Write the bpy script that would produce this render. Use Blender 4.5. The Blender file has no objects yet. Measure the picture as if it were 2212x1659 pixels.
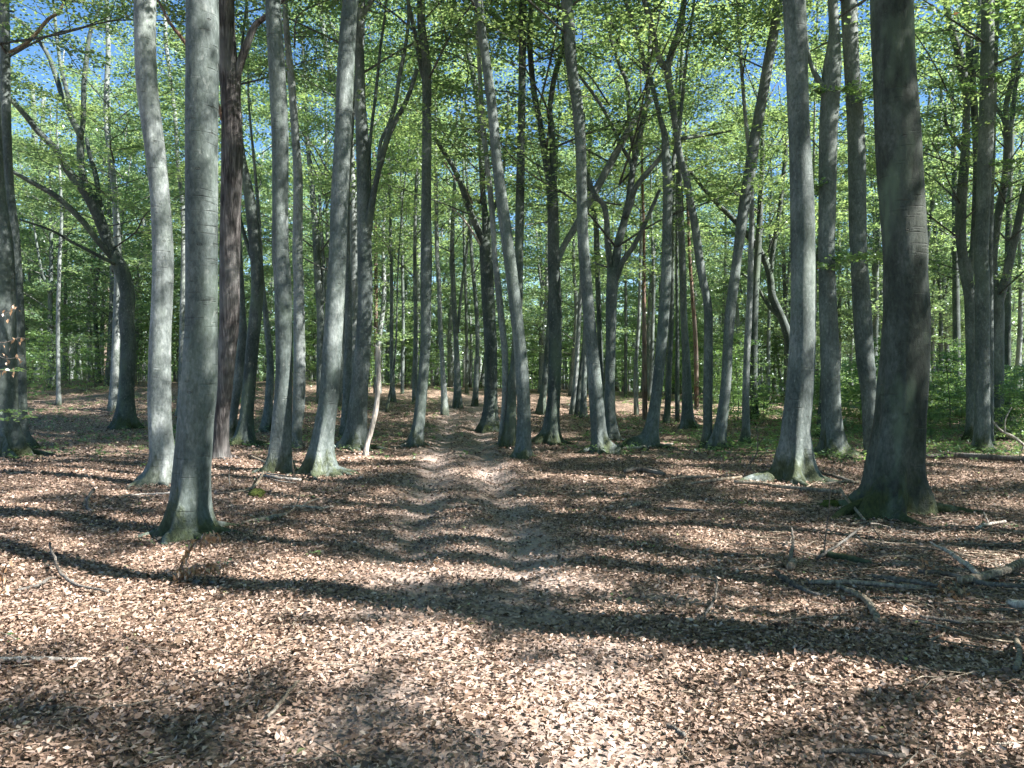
import bpy, math, random
import numpy as np
from math import radians as R, pi
from mathutils import Vector

SEED = 7
random.seed(SEED)
rng = np.random.default_rng(SEED)
sc = bpy.context.scene
col = sc.collection

# ------------------------------------------------------------------ camera, sky, sun, exposure
CAMZ = 1.6
cam_d = bpy.data.cameras.new('camera')
cam = bpy.data.objects.new('camera', cam_d)
col.objects.link(cam)
cam.location = (0, 0, CAMZ)
cam.rotation_euler = (R(90), 0, 0)
cam_d.sensor_width = 36
cam_d.lens = 26.1
cam_d.clip_start = 0.05
cam_d.clip_end = 2000
sc.camera = cam

SUN_AZ = 110.0      # degrees clockwise from the view direction (+Y): behind the camera, to the right
SUN_EL = 43.0
world = bpy.data.worlds.new('World')
sc.world = world
world.use_nodes = True
wn = world.node_tree
sky = wn.nodes.new('ShaderNodeTexSky')
sky.sky_type = 'NISHITA'
sky.sun_disc = False
sky.sun_elevation = R(SUN_EL)
sky.sun_rotation = R(SUN_AZ)
sky.air_density = 1.0
sky.dust_density = 0.0
sky.ozone_density = 3.5
bg = wn.nodes['Background']
bg.inputs['Strength'].default_value = 0.055
hs = wn.nodes.new('ShaderNodeHueSaturation')
hs.inputs['Saturation'].default_value = 1.15
wn.links.new(sky.outputs[0], hs.inputs['Color']); wn.links.new(hs.outputs[0], bg.inputs[0])

sun_d = bpy.data.lights.new('sun', 'SUN')
sun = bpy.data.objects.new('sun', sun_d)
col.objects.link(sun)
sun_d.energy = 5.0
sun_d.angle = R(0.53)
sun_d.color = (1.0, 0.945, 0.89)
sdir = Vector((math.sin(R(SUN_AZ)) * math.cos(R(SUN_EL)), math.cos(R(SUN_AZ)) * math.cos(R(SUN_EL)), math.sin(R(SUN_EL))))
sun.rotation_euler = sdir.to_track_quat('Z', 'Y').to_euler()

sc.view_settings.view_transform = 'Standard'
sc.view_settings.look = 'None'
sc.view_settings.gamma = 1
sc.view_settings.exposure = 2.15
cy = sc.cycles
cy.use_denoising = True
cy.max_bounces = 7
cy.diffuse_bounces = 4
cy.glossy_bounces = 2
cy.transmission_bounces = 4
cy.transparent_max_bounces = 4
cy.sample_clamp_indirect = 6
cy.use_adaptive_sampling = True
cy.adaptive_threshold = 0.02

# ------------------------------------------------------------------ helpers
FX, CX, CY = 1603.7, 1106.0, 829.5        # the photo measured at 2212 x 1659

def tag(o, label=None, cat=None, group=None, kind=None):
    if label: o['label'] = label
    if cat: o['category'] = cat
    if group: o['group'] = group
    if kind: o['kind'] = kind
    return o

def empty(name, loc=(0, 0, 0)):
    o = bpy.data.objects.new(name, None)
    o.empty_display_size = 0.3
    col.objects.link(o)
    o.location = loc
    return o

def link_mesh(name, me, parent=None, loc=(0, 0, 0)):
    o = bpy.data.objects.new(name, me)
    col.objects.link(o)
    o.location = loc
    if parent: o.parent = parent
    return o

def np_mesh(name, V, F, mats, smooth=True, attr=None, mat_idx=None):
    """V (n,3), F (m,k) uniform polygons"""
    V = np.asarray(V, dtype=np.float32); F = np.asarray(F, dtype=np.int32)
    me = bpy.data.meshes.new(name)
    me.vertices.add(len(V)); me.vertices.foreach_set('co', V.ravel())
    k = F.shape[1]
    me.loops.add(F.size); me.loops.foreach_set('vertex_index', F.ravel())
    me.polygons.add(len(F))
    me.polygons.foreach_set('loop_start', np.arange(0, F.size, k, dtype=np.int32))
    me.polygons.foreach_set('loop_total', np.full(len(F), k, dtype=np.int32))
    if smooth: me.polygons.foreach_set('use_smooth', np.ones(len(F), dtype=bool))
    if mat_idx is not None: me.polygons.foreach_set('material_index', np.asarray(mat_idx, dtype=np.int32))
    if attr is not None:
        for an, av in attr.items():
            a = me.attributes.new(an, 'FLOAT', 'POINT')
            a.data.foreach_set('value', np.asarray(av, dtype=np.float32))
    for m in (mats if isinstance(mats, (list, tuple)) else [mats]): me.materials.append(m)
    me.update(calc_edges=True)
    return me

def sstep(a, b, t):
    t = np.clip((t - a) / (b - a), 0, 1)
    return t * t * (3 - 2 * t)

_ph = rng.uniform(0, 6.28, 12)
def path_c(y):
    return -0.55 - 0.065 * (np.minimum(y, 60) - 8)

def terrain(x, y):
    x = np.asarray(x, dtype=float); y = np.asarray(y, dtype=float)
    z = 0.035 * np.sin(x * 0.9 + _ph[0]) * np.sin(y * 0.7 + _ph[1]) + 0.02 * np.sin(x * 2.3 + y * 1.1 + _ph[2]) \
        + 0.012 * np.sin(x * 4.1 - y * 3.3 + _ph[3]) + 0.01 * np.sin(x * 1.7 + y * 5.2 + _ph[4])
    z = z * sstep(60, 30, np.abs(y))
    az = x / np.maximum(np.abs(y), 8)
    A = 1.75 - 1.1 * sstep(-0.35, 0.45, az)
    z = z + A * sstep(19, 46, y) * (1 + 0.05 * np.sin(x * 0.35 + _ph[5])) - 0.5 * sstep(50, 110, y)
    # lumpy bank behind the path
    z = z + 0.16 * sstep(26, 31, y) * sstep(44, 36, y) * np.sin(x * 1.1 + _ph[6]) * np.sin(y * 0.9 + _ph[7])
    # two wheel ruts, crossed by low ripples further on
    c = path_c(y); w = np.exp(-((x - c) / 1.5) ** 4)
    rut = np.exp(-((x - c + 0.53) / 0.24) ** 2) + np.exp(-((x - c - 0.53) / 0.24) ** 2)
    z = z - 0.085 * rut * sstep(34, 26, y) * sstep(4.5, 8, y)
    z = z + 0.075 * w * np.sin(y * 2 * pi / 1.45 + 1.2 * np.sin(x * 1.1)) * sstep(9.5, 12.5, y) * sstep(24, 17, y)
    return z

def tz(x, y): return float(terrain(x, y))

def hit(px, py, ymax=70.0):
    """point of the ground seen at photo position (px, py)"""
    dx, dz = (px - CX) / FX, (CY - py) / FX
    y = np.arange(1.5, ymax, 0.02)
    f = CAMZ + dz * y - terrain(dx * y, y)
    i = np.where(f <= 0)[0]
    yy = y[i[0]] if len(i) else ymax
    return np.array([dx * yy, yy, CAMZ + dz * yy])

def at(px, py, d):
    return np.array([(px - CX) / FX * d, d, CAMZ + (CY - py) / FX * d])

def catmull(P, n_per):
    """P (n,k) -> resampled with n_per steps per segment (int or list)"""
    P = np.asarray(P, dtype=float)
    Q = np.vstack([2 * P[0] - P[1], P, 2 * P[-1] - P[-2]])
    out = []
    for i in range(1, len(Q) - 2):
        n = n_per if isinstance(n_per, int) else n_per[i - 1]
        t = np.linspace(0, 1, n, endpoint=False)[:, None]
        a, b, c, d = Q[i - 1], Q[i], Q[i + 1], Q[i + 2]
        out.append(0.5 * (2 * b + (c - a) * t + (2 * a - 5 * b + 4 * c - d) * t ** 2 + (3 * b - a - 3 * c + d) * t ** 3))
    out.append(P[-1:])
    return np.vstack(out)

def tube(P, r, sides=10, lobes=None, wob=0.0, cap=True, seed=0):
    """P (n,3) centre line, r (n,) radii; lobes = (list of (angle, amp), base z, decay)"""
    P = np.asarray(P, dtype=float); r = np.asarray(r, dtype=float)
    n = len(P)
    T = np.gradient(P, axis=0); T /= np.linalg.norm(T, axis=1)[:, None] + 1e-9
    ref = np.array([1.0, 0, 0]) if abs(T[0][0]) < 0.9 else np.array([0, 0, 1.0])
    U = np.zeros_like(P); u = ref - T[0] * ref.dot(T[0]); u /= np.linalg.norm(u)
    for i in range(n):
        u = u - T[i] * u.dot(T[i]); u /= np.linalg.norm(u) + 1e-9
        U[i] = u
    W = np.cross(T, U)
    th = np.linspace(0, 2 * pi, sides, endpoint=False)
    rad = np.repeat(r[:, None], sides, 1)
    if wob:
        s = np.arange(n)[:, None] * 0.35
        k = seed * 1.7
        rad = rad * (1 + wob * (np.sin(2 * th + s * 0.9 + k) * 0.6 + np.sin(3 * th - s * 1.3 + k * 2) * 0.4 + np.sin(th + s * 0.37 + k * 3) * 0.5))
    if lobes:
        L, z0, dec = lobes
        h = np.maximum(P[:, 2] - z0, -0.25)
        k = np.exp(-h / dec)[:, None]
        prof = np.zeros_like(th)
        for a, amp in L:
            dd = np.angle(np.exp(1j * (th - a)))
            prof += amp * np.exp(-(dd / 0.33) ** 2)
        prof = prof - prof.mean() * 0.9
        rad = rad * (1 + k * prof[None, :])
    V = P[:, None, :] + rad[:, :, None] * (np.cos(th)[None, :, None] * U[:, None, :] + np.sin(th)[None, :, None] * W[:, None, :])
    V = V.reshape(-1, 3)
    i = np.arange(n - 1)[:, None] * sides; j = np.arange(sides)[None, :]; j2 = (j + 1) % sides
    F = np.stack([i + j, i + j2, i + sides + j2, i + sides + j], -1).reshape(-1, 4)
    if cap:   # close the ends with quads folded on a centre vertex
        for base, c, flip in ((0, P[0] - T[0] * r[0] * 0.15, True), ((n - 1) * sides, P[-1] + T[-1] * r[-1] * 0.3, False)):
            ci = len(V); V = np.vstack([V, c])
            if sides % 2 == 0:
                q = [[base + a, base + (a + 1) % sides, base + (a + 2) % sides, ci] for a in range(0, sides, 2)]
            else:
                q = [[base + a, base + (a + 1) % sides, ci, ci] for a in range(sides)]
            q = np.array(q)
            if flip: q = q[:, ::-1]
            F = np.vstack([F, q])
    return V, F

def join(parts):
    Vs, Fs, o = [], [], 0
    for V, F in parts:
        Vs.append(V); Fs.append(F + o); o += len(V)
    return np.vstack(Vs), np.vstack(Fs)

# ------------------------------------------------------------------ materials
def newmat(name):
    m = bpy.data.materials.new(name); m.use_nodes = True
    nt = m.node_tree
    for n in list(nt.nodes): nt.nodes.remove(n)
    return m, nt, nt.nodes.new('ShaderNodeOutputMaterial')

class NT:
    def __init__(s, nt): s.nt = nt
    def n(s, t, **kw):
        x = s.nt.nodes.new(t)
        for k, v in kw.items(): setattr(x, k, v)
        return x
    def l(s, a, b): s.nt.links.new(a, b)
    def noise(s, vec, scale, detail=4, rough=0.55, dist=0.0):
        x = s.n('ShaderNodeTexNoise'); x.inputs['Scale'].default_value = scale
        x.inputs['Detail'].default_value = detail; x.inputs['Roughness'].default_value = rough
        x.inputs['Distortion'].default_value = dist
        if vec is not None: s.l(vec, x.inputs['Vector'])
        return x.outputs['Fac']
    def mapping(s, vec, scale=(1, 1, 1), loc=None):
        x = s.n('ShaderNodeMapping'); x.inputs['Scale'].default_value = scale
        s.l(vec, x.inputs['Vector'])
        if loc is not None: s.l(loc, x.inputs['Location'])
        return x.outputs[0]
    def ramp(s, fac, stops, interp='LINEAR'):
        x = s.n('ShaderNodeValToRGB'); x.color_ramp.interpolation = interp
        e = x.color_ramp.elements
        while len(e) < len(stops): e.new(0.5)
        for i, (p, c) in enumerate(stops):
            e[i].position = p; e[i].color = (c[0], c[1], c[2], 1) if isinstance(c, (tuple, list)) else (c, c, c, 1)
        s.l(fac, x.inputs[0]); return x.outputs[0]
    def mix(s, fac, a, b, mode='MIX'):
        x = s.n('ShaderNodeMix', data_type='RGBA', blend_type=mode)
        for v, sock in ((fac, x.inputs[0]), (a, x.inputs[6]), (b, x.inputs[7])):
            if hasattr(v, 'links'): s.l(v, sock)
            elif isinstance(v, (int, float)): sock.default_value = v
            else: sock.default_value = (*v, 1)
        return x.outputs[2]
    def math(s, op, a, b=0.0, c=None):
        x = s.n('ShaderNodeMath', operation=op)
        for v, sock in zip((a, b, c), x.inputs):
            if v is None: continue
            if hasattr(v, 'links'): s.l(v, sock)
            else: sock.default_value = v
        return x.outputs[0]
    def bump(s, h, strength, dist, normal=None):
        x = s.n('ShaderNodeBump'); x.inputs['Strength'].default_value = strength; x.inputs['Distance'].default_value = dist
        s.l(h, x.inputs['Height'])
        if normal is not None: s.l(normal, x.inputs['Normal'])
        return x.outputs[0]
    def principled(s, out, color, rough=0.8, normal=None, spec=0.3):
        p = s.n('ShaderNodeBsdfPrincipled')
        if hasattr(color, 'links'): s.l(color, p.inputs['Base Color'])
        else: p.inputs['Base Color'].default_value = (*color, 1)
        p.inputs['Roughness'].default_value = rough
        p.inputs['Specular IOR Level'].default_value = spec
        if normal is not None: s.l(normal, p.inputs['Normal'])
        s.l(p.outputs[0], out.inputs[0]); return p

def beech_bark(name, dark=(0.06, 0.08, 0.077), mid=(0.128, 0.156, 0.150), pale=(0.25, 0.282, 0.275), green=0.28, moss=1.0, lichen=0.22):
    m, nt, out = newmat(name); g = NT(nt)
    tc = g.n('ShaderNodeTexCoord'); oi = g.n('ShaderNodeObjectInfo')
    off = g.n('ShaderNodeVectorMath', operation='SCALE'); g.l(oi.outputs['Location'], off.inputs[0]); off.inputs['Scale'].default_value = 3.7
    P = g.mapping(tc.outputs['Object'], (1, 1, 1), off.outputs[0])
    big = g.noise(g.mapping(P, (2.2, 2.2, 1.0)), 1.0, 5, 0.6, 0.4)
    fine = g.noise(g.mapping(P, (26, 26, 12)), 1.0, 8, 0.72)
    c = g.ramp(big, [(0.28, dark), (0.5, mid), (0.72, pale)])
    c = g.mix(g.ramp(fine, [(0.38, 1.0), (0.6, 0.0)]), c, g.mix(1.0, c, (0.5, 0.53, 0.51), 'MULTIPLY'))
    # green algae film
    alg = g.noise(g.mapping(P, (1.3, 1.3, 0.45)), 1.6, 3, 0.6)
    c = g.mix(g.math('MULTIPLY', g.ramp(alg, [(0.5, 0.0), (0.68, 1.0)]), green), c, (0.12, 0.165, 0.11))
    # vertical rain streaks
    st = g.noise(g.mapping(P, (13, 13, 0.5)), 1.0, 3, 0.5)
    c = g.mix(g.ramp(st, [(0.55, 0.0), (0.7, 0.38)]), c, (0.07, 0.08, 0.075))
    # pale lichen blots
    li = g.noise(g.mapping(P, (17, 17, 10)), 1.0, 3, 0.5)
    c = g.mix(g.ramp(li, [(0.6, 0.0), (0.72, lichen)]), c, (0.46, 0.49, 0.46))
    # horizontal growth lines
    hl = g.noise(g.mapping(P, (2.6, 2.6, 34)), 1.0, 2, 0.5, 0.25)
    gate = g.noise(P, 1.7, 2, 0.5)
    line = g.math('MULTIPLY', g.ramp(hl, [(0.63, 0.0), (0.72, 1.0)]), g.ramp(gate, [(0.42, 0.0), (0.56, 0.85)]))
    c = g.mix(g.math('MULTIPLY', line, 0.4), c, (0.05, 0.055, 0.05))
    # branch scars
    vo = g.n('ShaderNodeTexVoronoi'); vo.inputs['Scale'].default_value = 1.0
    g.l(g.mapping(P, (4.2, 4.2, 7.5)), vo.inputs['Vector'])
    scar = g.math('MULTIPLY', g.ramp(vo.outputs['Distance'], [(0.03, 0.5), (0.06, 0.1), (0.10, 0.8), (0.13, 0.0)]), g.ramp(gate, [(0.46, 0.0), (0.54, 1.0)]))
    c = g.mix(g.math('MULTIPLY', scar, 0.8), c, (0.045, 0.045, 0.04))
    # moss round the foot (object space: z = height above the root)
    sep = g.n('ShaderNodeSeparateXYZ'); g.l(tc.outputs['Object'], sep.inputs[0])
    mn = g.noise(g.mapping(P, (3.5, 3.5, 1.6)), 1.0, 5, 0.65)
    hgt = g.math('ADD', sep.outputs[2], g.math('MULTIPLY', g.math('SUBTRACT', mn, 0.5), -2.6))
    mf = g.math('MULTIPLY', g.ramp(hgt, [(0.0, 0.8), (0.36, 0.0)]), moss)
    mcol = g.ramp(fine, [(0.35, (0.025, 0.035, 0.012)), (0.7, (0.075, 0.095, 0.03))])
    c = g.mix(mf, c, mcol)
    hh = g.math('ADD', g.math('MULTIPLY', fine, 0.35), g.math('MULTIPLY', line, -0.5))
    hh = g.math('ADD', hh, g.math('MULTIPLY', scar, -0.5))
    hh = g.math('ADD', hh, g.math('MULTIPLY', big, 0.9))
    hh = g.math('ADD', hh, g.math('MULTIPLY', g.math('MULTIPLY', mf, fine), 1.2))
    g.principled(out, c, 0.72, g.bump(hh, 0.8, 0.025), 0.25)
    return m

def rough_bark(name, dark, light, sc_z=2.2):
    m, nt, out = newmat(name); g = NT(nt)
    tc = g.n('ShaderNodeTexCoord')
    P = tc.outputs['Object']
    rid = g.noise(g.mapping(P, (26, 26, sc_z)), 1.0, 5, 0.6, 0.8)
    ms = g.noise(P, 1.5, 3)
    c = g.ramp(rid, [(0.36, tuple(v * 0.4 for v in dark)), (0.5, dark), (0.66, light)])
    c = g.mix(g.ramp(ms, [(0.4, 0.0), (0.7, 0.5)]), c, (0.24, 0.25, 0.24))
    g.principled(out, c, 0.9, g.bump(rid, 1.0, 0.035), 0.2)
    return m

def leaf_mat(name, c_dark, c_light, t_dark, t_light, trans=0.45, brown=0.02):
    m, nt, out = newmat(name); g = NT(nt)
    at_ = g.n('ShaderNodeAttribute'); at_.attribute_name = 'rnd'
    oi = g.n('ShaderNodeObjectInfo')
    v = g.math('ADD', g.math('MULTIPLY', at_.outputs['Fac'], 0.75), g.math('MULTIPLY', oi.outputs['Random'], 0.25))
    br = (0.22, 0.12, 0.05)
    cd = g.ramp(v, [(0.0, br), (brown, br), (brown + 0.01, c_dark), (0.95, c_light)])
    ct = g.ramp(v, [(0.0, br), (brown, br), (brown + 0.01, t_dark), (0.95, t_light)])
    d = g.n('ShaderNodeBsdfDiffuse'); t = g.n('ShaderNodeBsdfTranslucent'); gl = g.n('ShaderNodeBsdfGlossy')
    gl.inputs['Roughness'].default_value = 0.38; gl.inputs['Color'].default_value = (0.8, 0.9, 0.95, 1)
    g.l(cd, d.inputs[0]); g.l(ct, t.inputs[0])
    mx = g.n('ShaderNodeMixShader'); mx.inputs[0].default_value = trans
    g.l(d.outputs[0], mx.inputs[1]); g.l(t.outputs[0], mx.inputs[2])
    m2 = g.n('ShaderNodeMixShader'); m2.inputs[0].default_value = 0.1
    g.l(mx.outputs[0], m2.inputs[1]); g.l(gl.outputs[0], m2.inputs[2])
    g.l(m2.outputs[0], out.inputs[0])
    return m

M = {}
M['bark'] = beech_bark('beech_bark')
M['bark_dark'] = beech_bark('beech_bark_dark', (0.036, 0.05, 0.046), (0.073, 0.094, 0.086), (0.145, 0.172, 0.162), 0.6, 1.0)
M['bark_mossy'] = beech_bark('beech_bark_mossy', (0.02, 0.028, 0.022), (0.05, 0.062, 0.05), (0.13, 0.15, 0.135), 0.85, 1.0, 0.06)
M['bark_pale'] = beech_bark('beech_bark_pale', (0.12, 0.145, 0.142), (0.22, 0.25, 0.245), (0.37, 0.40, 0.395), 0.3, 0.7)
M['twig'] = rough_bark('twig_bark', (0.09, 0.10, 0.092), (0.19, 0.205, 0.19))
M['oak'] = rough_bark('oak_bark', (0.06, 0.056, 0.055), (0.17, 0.16, 0.155))
M['pine'] = rough_bark('pine_bark', (0.12, 0.08, 0.06), (0.28, 0.18, 0.13))
M['dead'] = rough_bark('dead_wood', (0.22, 0.18, 0.13), (0.46, 0.39, 0.30), 3)
M['dead_dark'] = rough_bark('dead_wood_dark', (0.10, 0.085, 0.07), (0.22, 0.19, 0.16), 3)
M['dead_pale'] = rough_bark('dead_wood_pale', (0.42, 0.38, 0.33), (0.68, 0.63, 0.57), 3)
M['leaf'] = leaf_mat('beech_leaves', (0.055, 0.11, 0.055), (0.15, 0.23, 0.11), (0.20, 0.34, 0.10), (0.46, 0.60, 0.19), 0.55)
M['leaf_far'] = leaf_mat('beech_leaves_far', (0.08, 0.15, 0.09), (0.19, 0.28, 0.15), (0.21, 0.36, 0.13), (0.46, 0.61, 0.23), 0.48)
M['leaf_fresh'] = leaf_mat('fresh_leaves', (0.07, 0.14, 0.06), (0.15, 0.25, 0.09), (0.17, 0.32, 0.08), (0.36, 0.54, 0.14), 0.5, 0.01)
M['needle'] = leaf_mat('pine_needles', (0.03, 0.07, 0.035), (0.06, 0.11, 0.05), (0.04, 0.08, 0.03), (0.08, 0.12, 0.04), 0.2)
M['dry_leaf'] = leaf_mat('dry_leaves', (0.28, 0.16, 0.09), (0.5, 0.33, 0.2), (0.3, 0.15, 0.06), (0.45, 0.28, 0.14), 0.3)

def litter_mat():
    m, nt, out = newmat('leaf_litter'); g = NT(nt)
    a = g.n('ShaderNodeAttribute'); a.attribute_name = 'rnd'
    c = g.ramp(a.outputs['Fac'], [(0.0, (0.05, 0.034, 0.024)), (0.25, (0.13, 0.09, 0.06)), (0.5, (0.285, 0.195, 0.145)),
                                  (0.75, (0.45, 0.325, 0.255)), (0.93, (0.61, 0.48, 0.40)), (0.993, (0.6, 0.5, 0.42)), (0.996, (0.35, 0.42, 0.14))])
    tc = g.n('ShaderNodeTexCoord')
    n = g.noise(tc.outputs['Object'], 120, 2)
    c = g.mix(0.25, c, g.ramp(n, [(0.3, 0.3), (0.7, 1.0)]), 'MULTIPLY')
    d = g.n('ShaderNodeBsdfPrincipled'); g.l(c, d.inputs['Base Color']); d.inputs['Roughness'].default_value = 0.55
    d.inputs['Specular IOR Level'].default_value = 0.35
    t = g.n('ShaderNodeBsdfTranslucent'); g.l(c, t.inputs[0])
    mx = g.n('ShaderNodeMixShader'); mx.inputs[0].default_value = 0.12
    g.l(d.outputs[0], mx.inputs[1]); g.l(t.outputs[0], mx.inputs[2]); g.l(mx.outputs[0], out.inputs[0])
    return m
M['litter'] = litter_mat()

def ground_mat():
    m, nt, out = newmat('forest_floor'); g = NT(nt)
    tc = g.n('ShaderNodeTexCoord'); P = tc.outputs['Object']
    warp = g.n('ShaderNodeTexNoise'); warp.inputs['Scale'].default_value = 9; g.l(P, warp.inputs['Vector'])
    va = g.n('ShaderNodeVectorMath', operation='SCALE'); g.l(warp.outputs['Color'], va.inputs[0]); va.inputs['Scale'].default_value = 0.12
    vb = g.n('ShaderNodeVectorMath', operation='ADD'); g.l(P, vb.inputs[0]); g.l(va.outputs[0], vb.inputs[1])
    def vor(scale):
        v = g.n('ShaderNodeTexVoronoi'); v.inputs['Scale'].default_value = scale
        g.l(g.mapping(vb.outputs[0], (1, 1, 0.2)), v.inputs['Vector']); return v
    v1 = vor(22); v2 = vor(34)
    s1 = g.n('ShaderNodeSeparateColor'); g.l(v1.outputs['Color'], s1.inputs[0])
    s2 = g.n('ShaderNodeSeparateColor'); g.l(v2.outputs['Color'], s2.inputs[0])
    r = g.math('ADD', g.math('MULTIPLY', s1.outputs[0], 0.5), g.math('MULTIPLY', s2.outputs[1], 0.5))
    c = g.ramp(r, [(0.12, (0.05, 0.034, 0.024)), (0.35, (0.14, 0.098, 0.07)), (0.6, (0.34, 0.245, 0.185)), (0.9, (0.48, 0.37, 0.3))])
    # bare trodden soil along the path
    a = g.n('ShaderNodeAttribute'); a.attribute_name = 'soil'
    pn = g.noise(P, 2.2, 4, 0.6)
    sf = g.math('MULTIPLY', a.outputs['Fac'], g.ramp(pn, [(0.33, 0.35), (0.55, 1.0)]))
    sn = g.noise(P, 45, 5, 0.7)
    soil = g.ramp(sn, [(0.3, (0.23, 0.18, 0.155)), (0.7, (0.46, 0.385, 0.345))])
    c = g.mix(sf, c, soil)
    # moss and short green in patches
    b = g.n('ShaderNodeAttribute'); b.attribute_name = 'green'
    gn = g.noise(P, 3.1, 5, 0.65)
    gf = g.math('MULTIPLY', b.outputs['Fac'], g.ramp(gn, [(0.5, 0.0), (0.66, 0.6)]))
    c = g.mix(gf, c, g.ramp(sn, [(0.3, (0.04, 0.06, 0.025)), (0.7, (0.12, 0.17, 0.07))]))
    big = g.noise(P, 0.5, 3)
    c = g.mix(0.45, c, g.ramp(big, [(0.3, 0.6), (0.7, 1.0)]), 'MULTIPLY')
    h = g.math('ADD', g.math('MULTIPLY', v1.outputs['Distance'], 1.0), g.math('MULTIPLY', sn, 0.4))
    g.principled(out, c, 0.85, g.bump(h, 0.8, 0.03), 0.25)
    return m
M['ground'] = ground_mat()

# ------------------------------------------------------------------ ground: one sheet to the horizon
def axis(fine0, fine1, step, far, growth=1.16):
    a = list(np.arange(fine0, fine1 + 1e-6, step)); s = step; v = a[-1]
    while v < far: s *= growth; v += s; a.append(v)
    s = step; v = fine0; b = []
    while v > -far: s *= growth; v -= s; b.append(v)
    return np.array(b[::-1] + a)
xs = axis(-9, 9, 0.08, 700); ys = axis(1.5, 27, 0.08, 700)
X, Y = np.meshgrid(xs, ys)
Z = terrain(X, Y)
nx, ny = len(xs), len(ys)
V = np.stack([X, Y, Z], -1).reshape(-1, 3)
i = np.arange(ny - 1)[:, None] * nx; j = np.arange(nx - 1)[None, :]
F = np.stack([i + j, i + j + 1, i + nx + j + 1, i + nx + j], -1).reshape(-1, 4)
def soil_f(x, y):
    c = path_c(y)
    w = np.exp(-((x - c + 0.53) / 0.42) ** 2) + np.exp(-((x - c - 0.53) / 0.42) ** 2)
    w = w * sstep(42, 30, y) * (0.45 + 0.55 * sstep(4.5, 8.5, y))
    w += 0.7 * np.exp(-((x - 0.1) / 0.9) ** 2) * sstep(9, 6.5, y) * (0.5 + 0.5 * np.sin(x * 4 + 2 * np.sin(y * 2.3)) * np.sin(y * 3 + x))
    return np.clip(w, 0, 1)
def green_f(x, y):
    az = x / np.maximum(y, 1)
    gr = (0.3 * sstep(0.05, 0.12, az) + 0.7 * sstep(0.2, 0.32, az)) * sstep(14.0, 17.5, y)
    gl = sstep(-0.04, -0.12, az) * sstep(14, 19, y) * 0.25
    return np.clip(gr + gl, 0, 1) * sstep(60, 40, y) * (1 - soil_f(x, y))
me = np_mesh('ground', V, F, M['ground'], attr={'soil': soil_f(V[:, 0], V[:, 1]), 'green': green_f(V[:, 0], V[:, 1])})
tag(link_mesh('ground', me), kind='structure')

# ------------------------------------------------------------------ leaf litter, twigs, seedlings: nobody could count them
def rot_leaves(C, L, W, yaw, pitch, roll, fold, rnd, curl=0.0, close=False):
    """five-vertex leaves: base, left, tip, right, mid rib; returns V, F, rnd"""
    n = len(C)
    u = np.stack([np.cos(yaw) * np.cos(pitch), np.sin(yaw) * np.cos(pitch), np.sin(pitch)], -1)
    s = np.stack([-np.sin(yaw), np.cos(yaw), np.zeros(n)], -1)
    nn = np.cross(u, s)
    s2 = s * np.cos(roll)[:, None] + nn * np.sin(roll)[:, None]
    nn = np.cross(u, s2)
    L = L[:, None]; W = W[:, None]; fo = fold[:, None]
    base = C - u * L * 0.5 + nn * curl * L
    tip = C + u * L * 0.5 + nn * curl * L
    mid = C
    le = C + s2 * W * 0.5 + nn * W * fo
    ri = C - s2 * W * 0.5 + nn * W * fo
    V = np.stack([base, le, tip, ri, mid], 1).reshape(-1, 3)
    k = np.arange(n)[:, None] * 5
    F = np.concatenate([k + np.array([[0, 4, 2, 1]]), k + np.array([[0, 3, 2, 4]])], 0)
    return V, F, np.repeat(rnd, 5)

def litter():
    zones = [(1.6, 5, 3300, .032), (5, 9.5, 2000, .034), (9.5, 16, 750, .042), (16, 32, 120, .065)]
    Cs, Ls = [], []
    for y0, y1, dens, L in zones:
        w0, w1 = 0.80 * y1 + 2.4, 0
        area = 2 * w0 * (y1 - y0)
        n = int(area * dens)
        y = rng.uniform(y0, y1, n); x = rng.uniform(-w0, w0, n)
        keep = np.abs(x) < 0.80 * y + 2.4
        cl = 0.5 + 0.5 * np.sin(x * 3.1 + 1.3 * np.sin(y * 2.3)) * np.sin(y * 2.7 + np.sin(x * 1.9))
        keep &= rng.uniform(0, 1, n) < (0.7 + 0.3 * cl) * (1 - 0.78 * soil_f(x, y) * (0.6 + 0.4 * np.sin(x * 5 + 2 * np.sin(y * 3)) ** 2)) * (1 - 0.3 * green_f(x, y))
        x, y = x[keep], y[keep]
        Cs.append(np.stack([x, y, terrain(x, y) + rng.uniform(0.004, 0.026, len(x)) + 0.012 * cl[keep]], -1))
        Ls.append(L * np.exp(rng.normal(0, 0.26, len(x))))
    C = np.vstack(Cs); L = np.concatenate(Ls); n = len(C)
    pitch = rng.normal(0, 0.38, n); roll = rng.normal(0, 0.6, n)
    up = rng.uniform(0, 1, n) < 0.12
    roll[up] = rng.uniform(-1.3, 1.3, up.sum()); C[up, 2] += 0.012
    V, F, r = rot_leaves(C, L, L * rng.uniform(0.38, 0.66, n), rng.uniform(0, 6.28, n), pitch, roll,
                         rng.uniform(-0.1, 0.45, n), rng.beta(1.2, 1.3, n), curl=rng.normal(0.0, 0.12, (n, 1)))
    me = np_mesh('leaf_litter', V, F, M['litter'], smooth=False, attr={'rnd': r})
    tag(link_mesh('leaf_litter', me), 'fallen brown beech leaves lying thick over the forest floor', 'leaf litter', kind='stuff')
litter()

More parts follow.
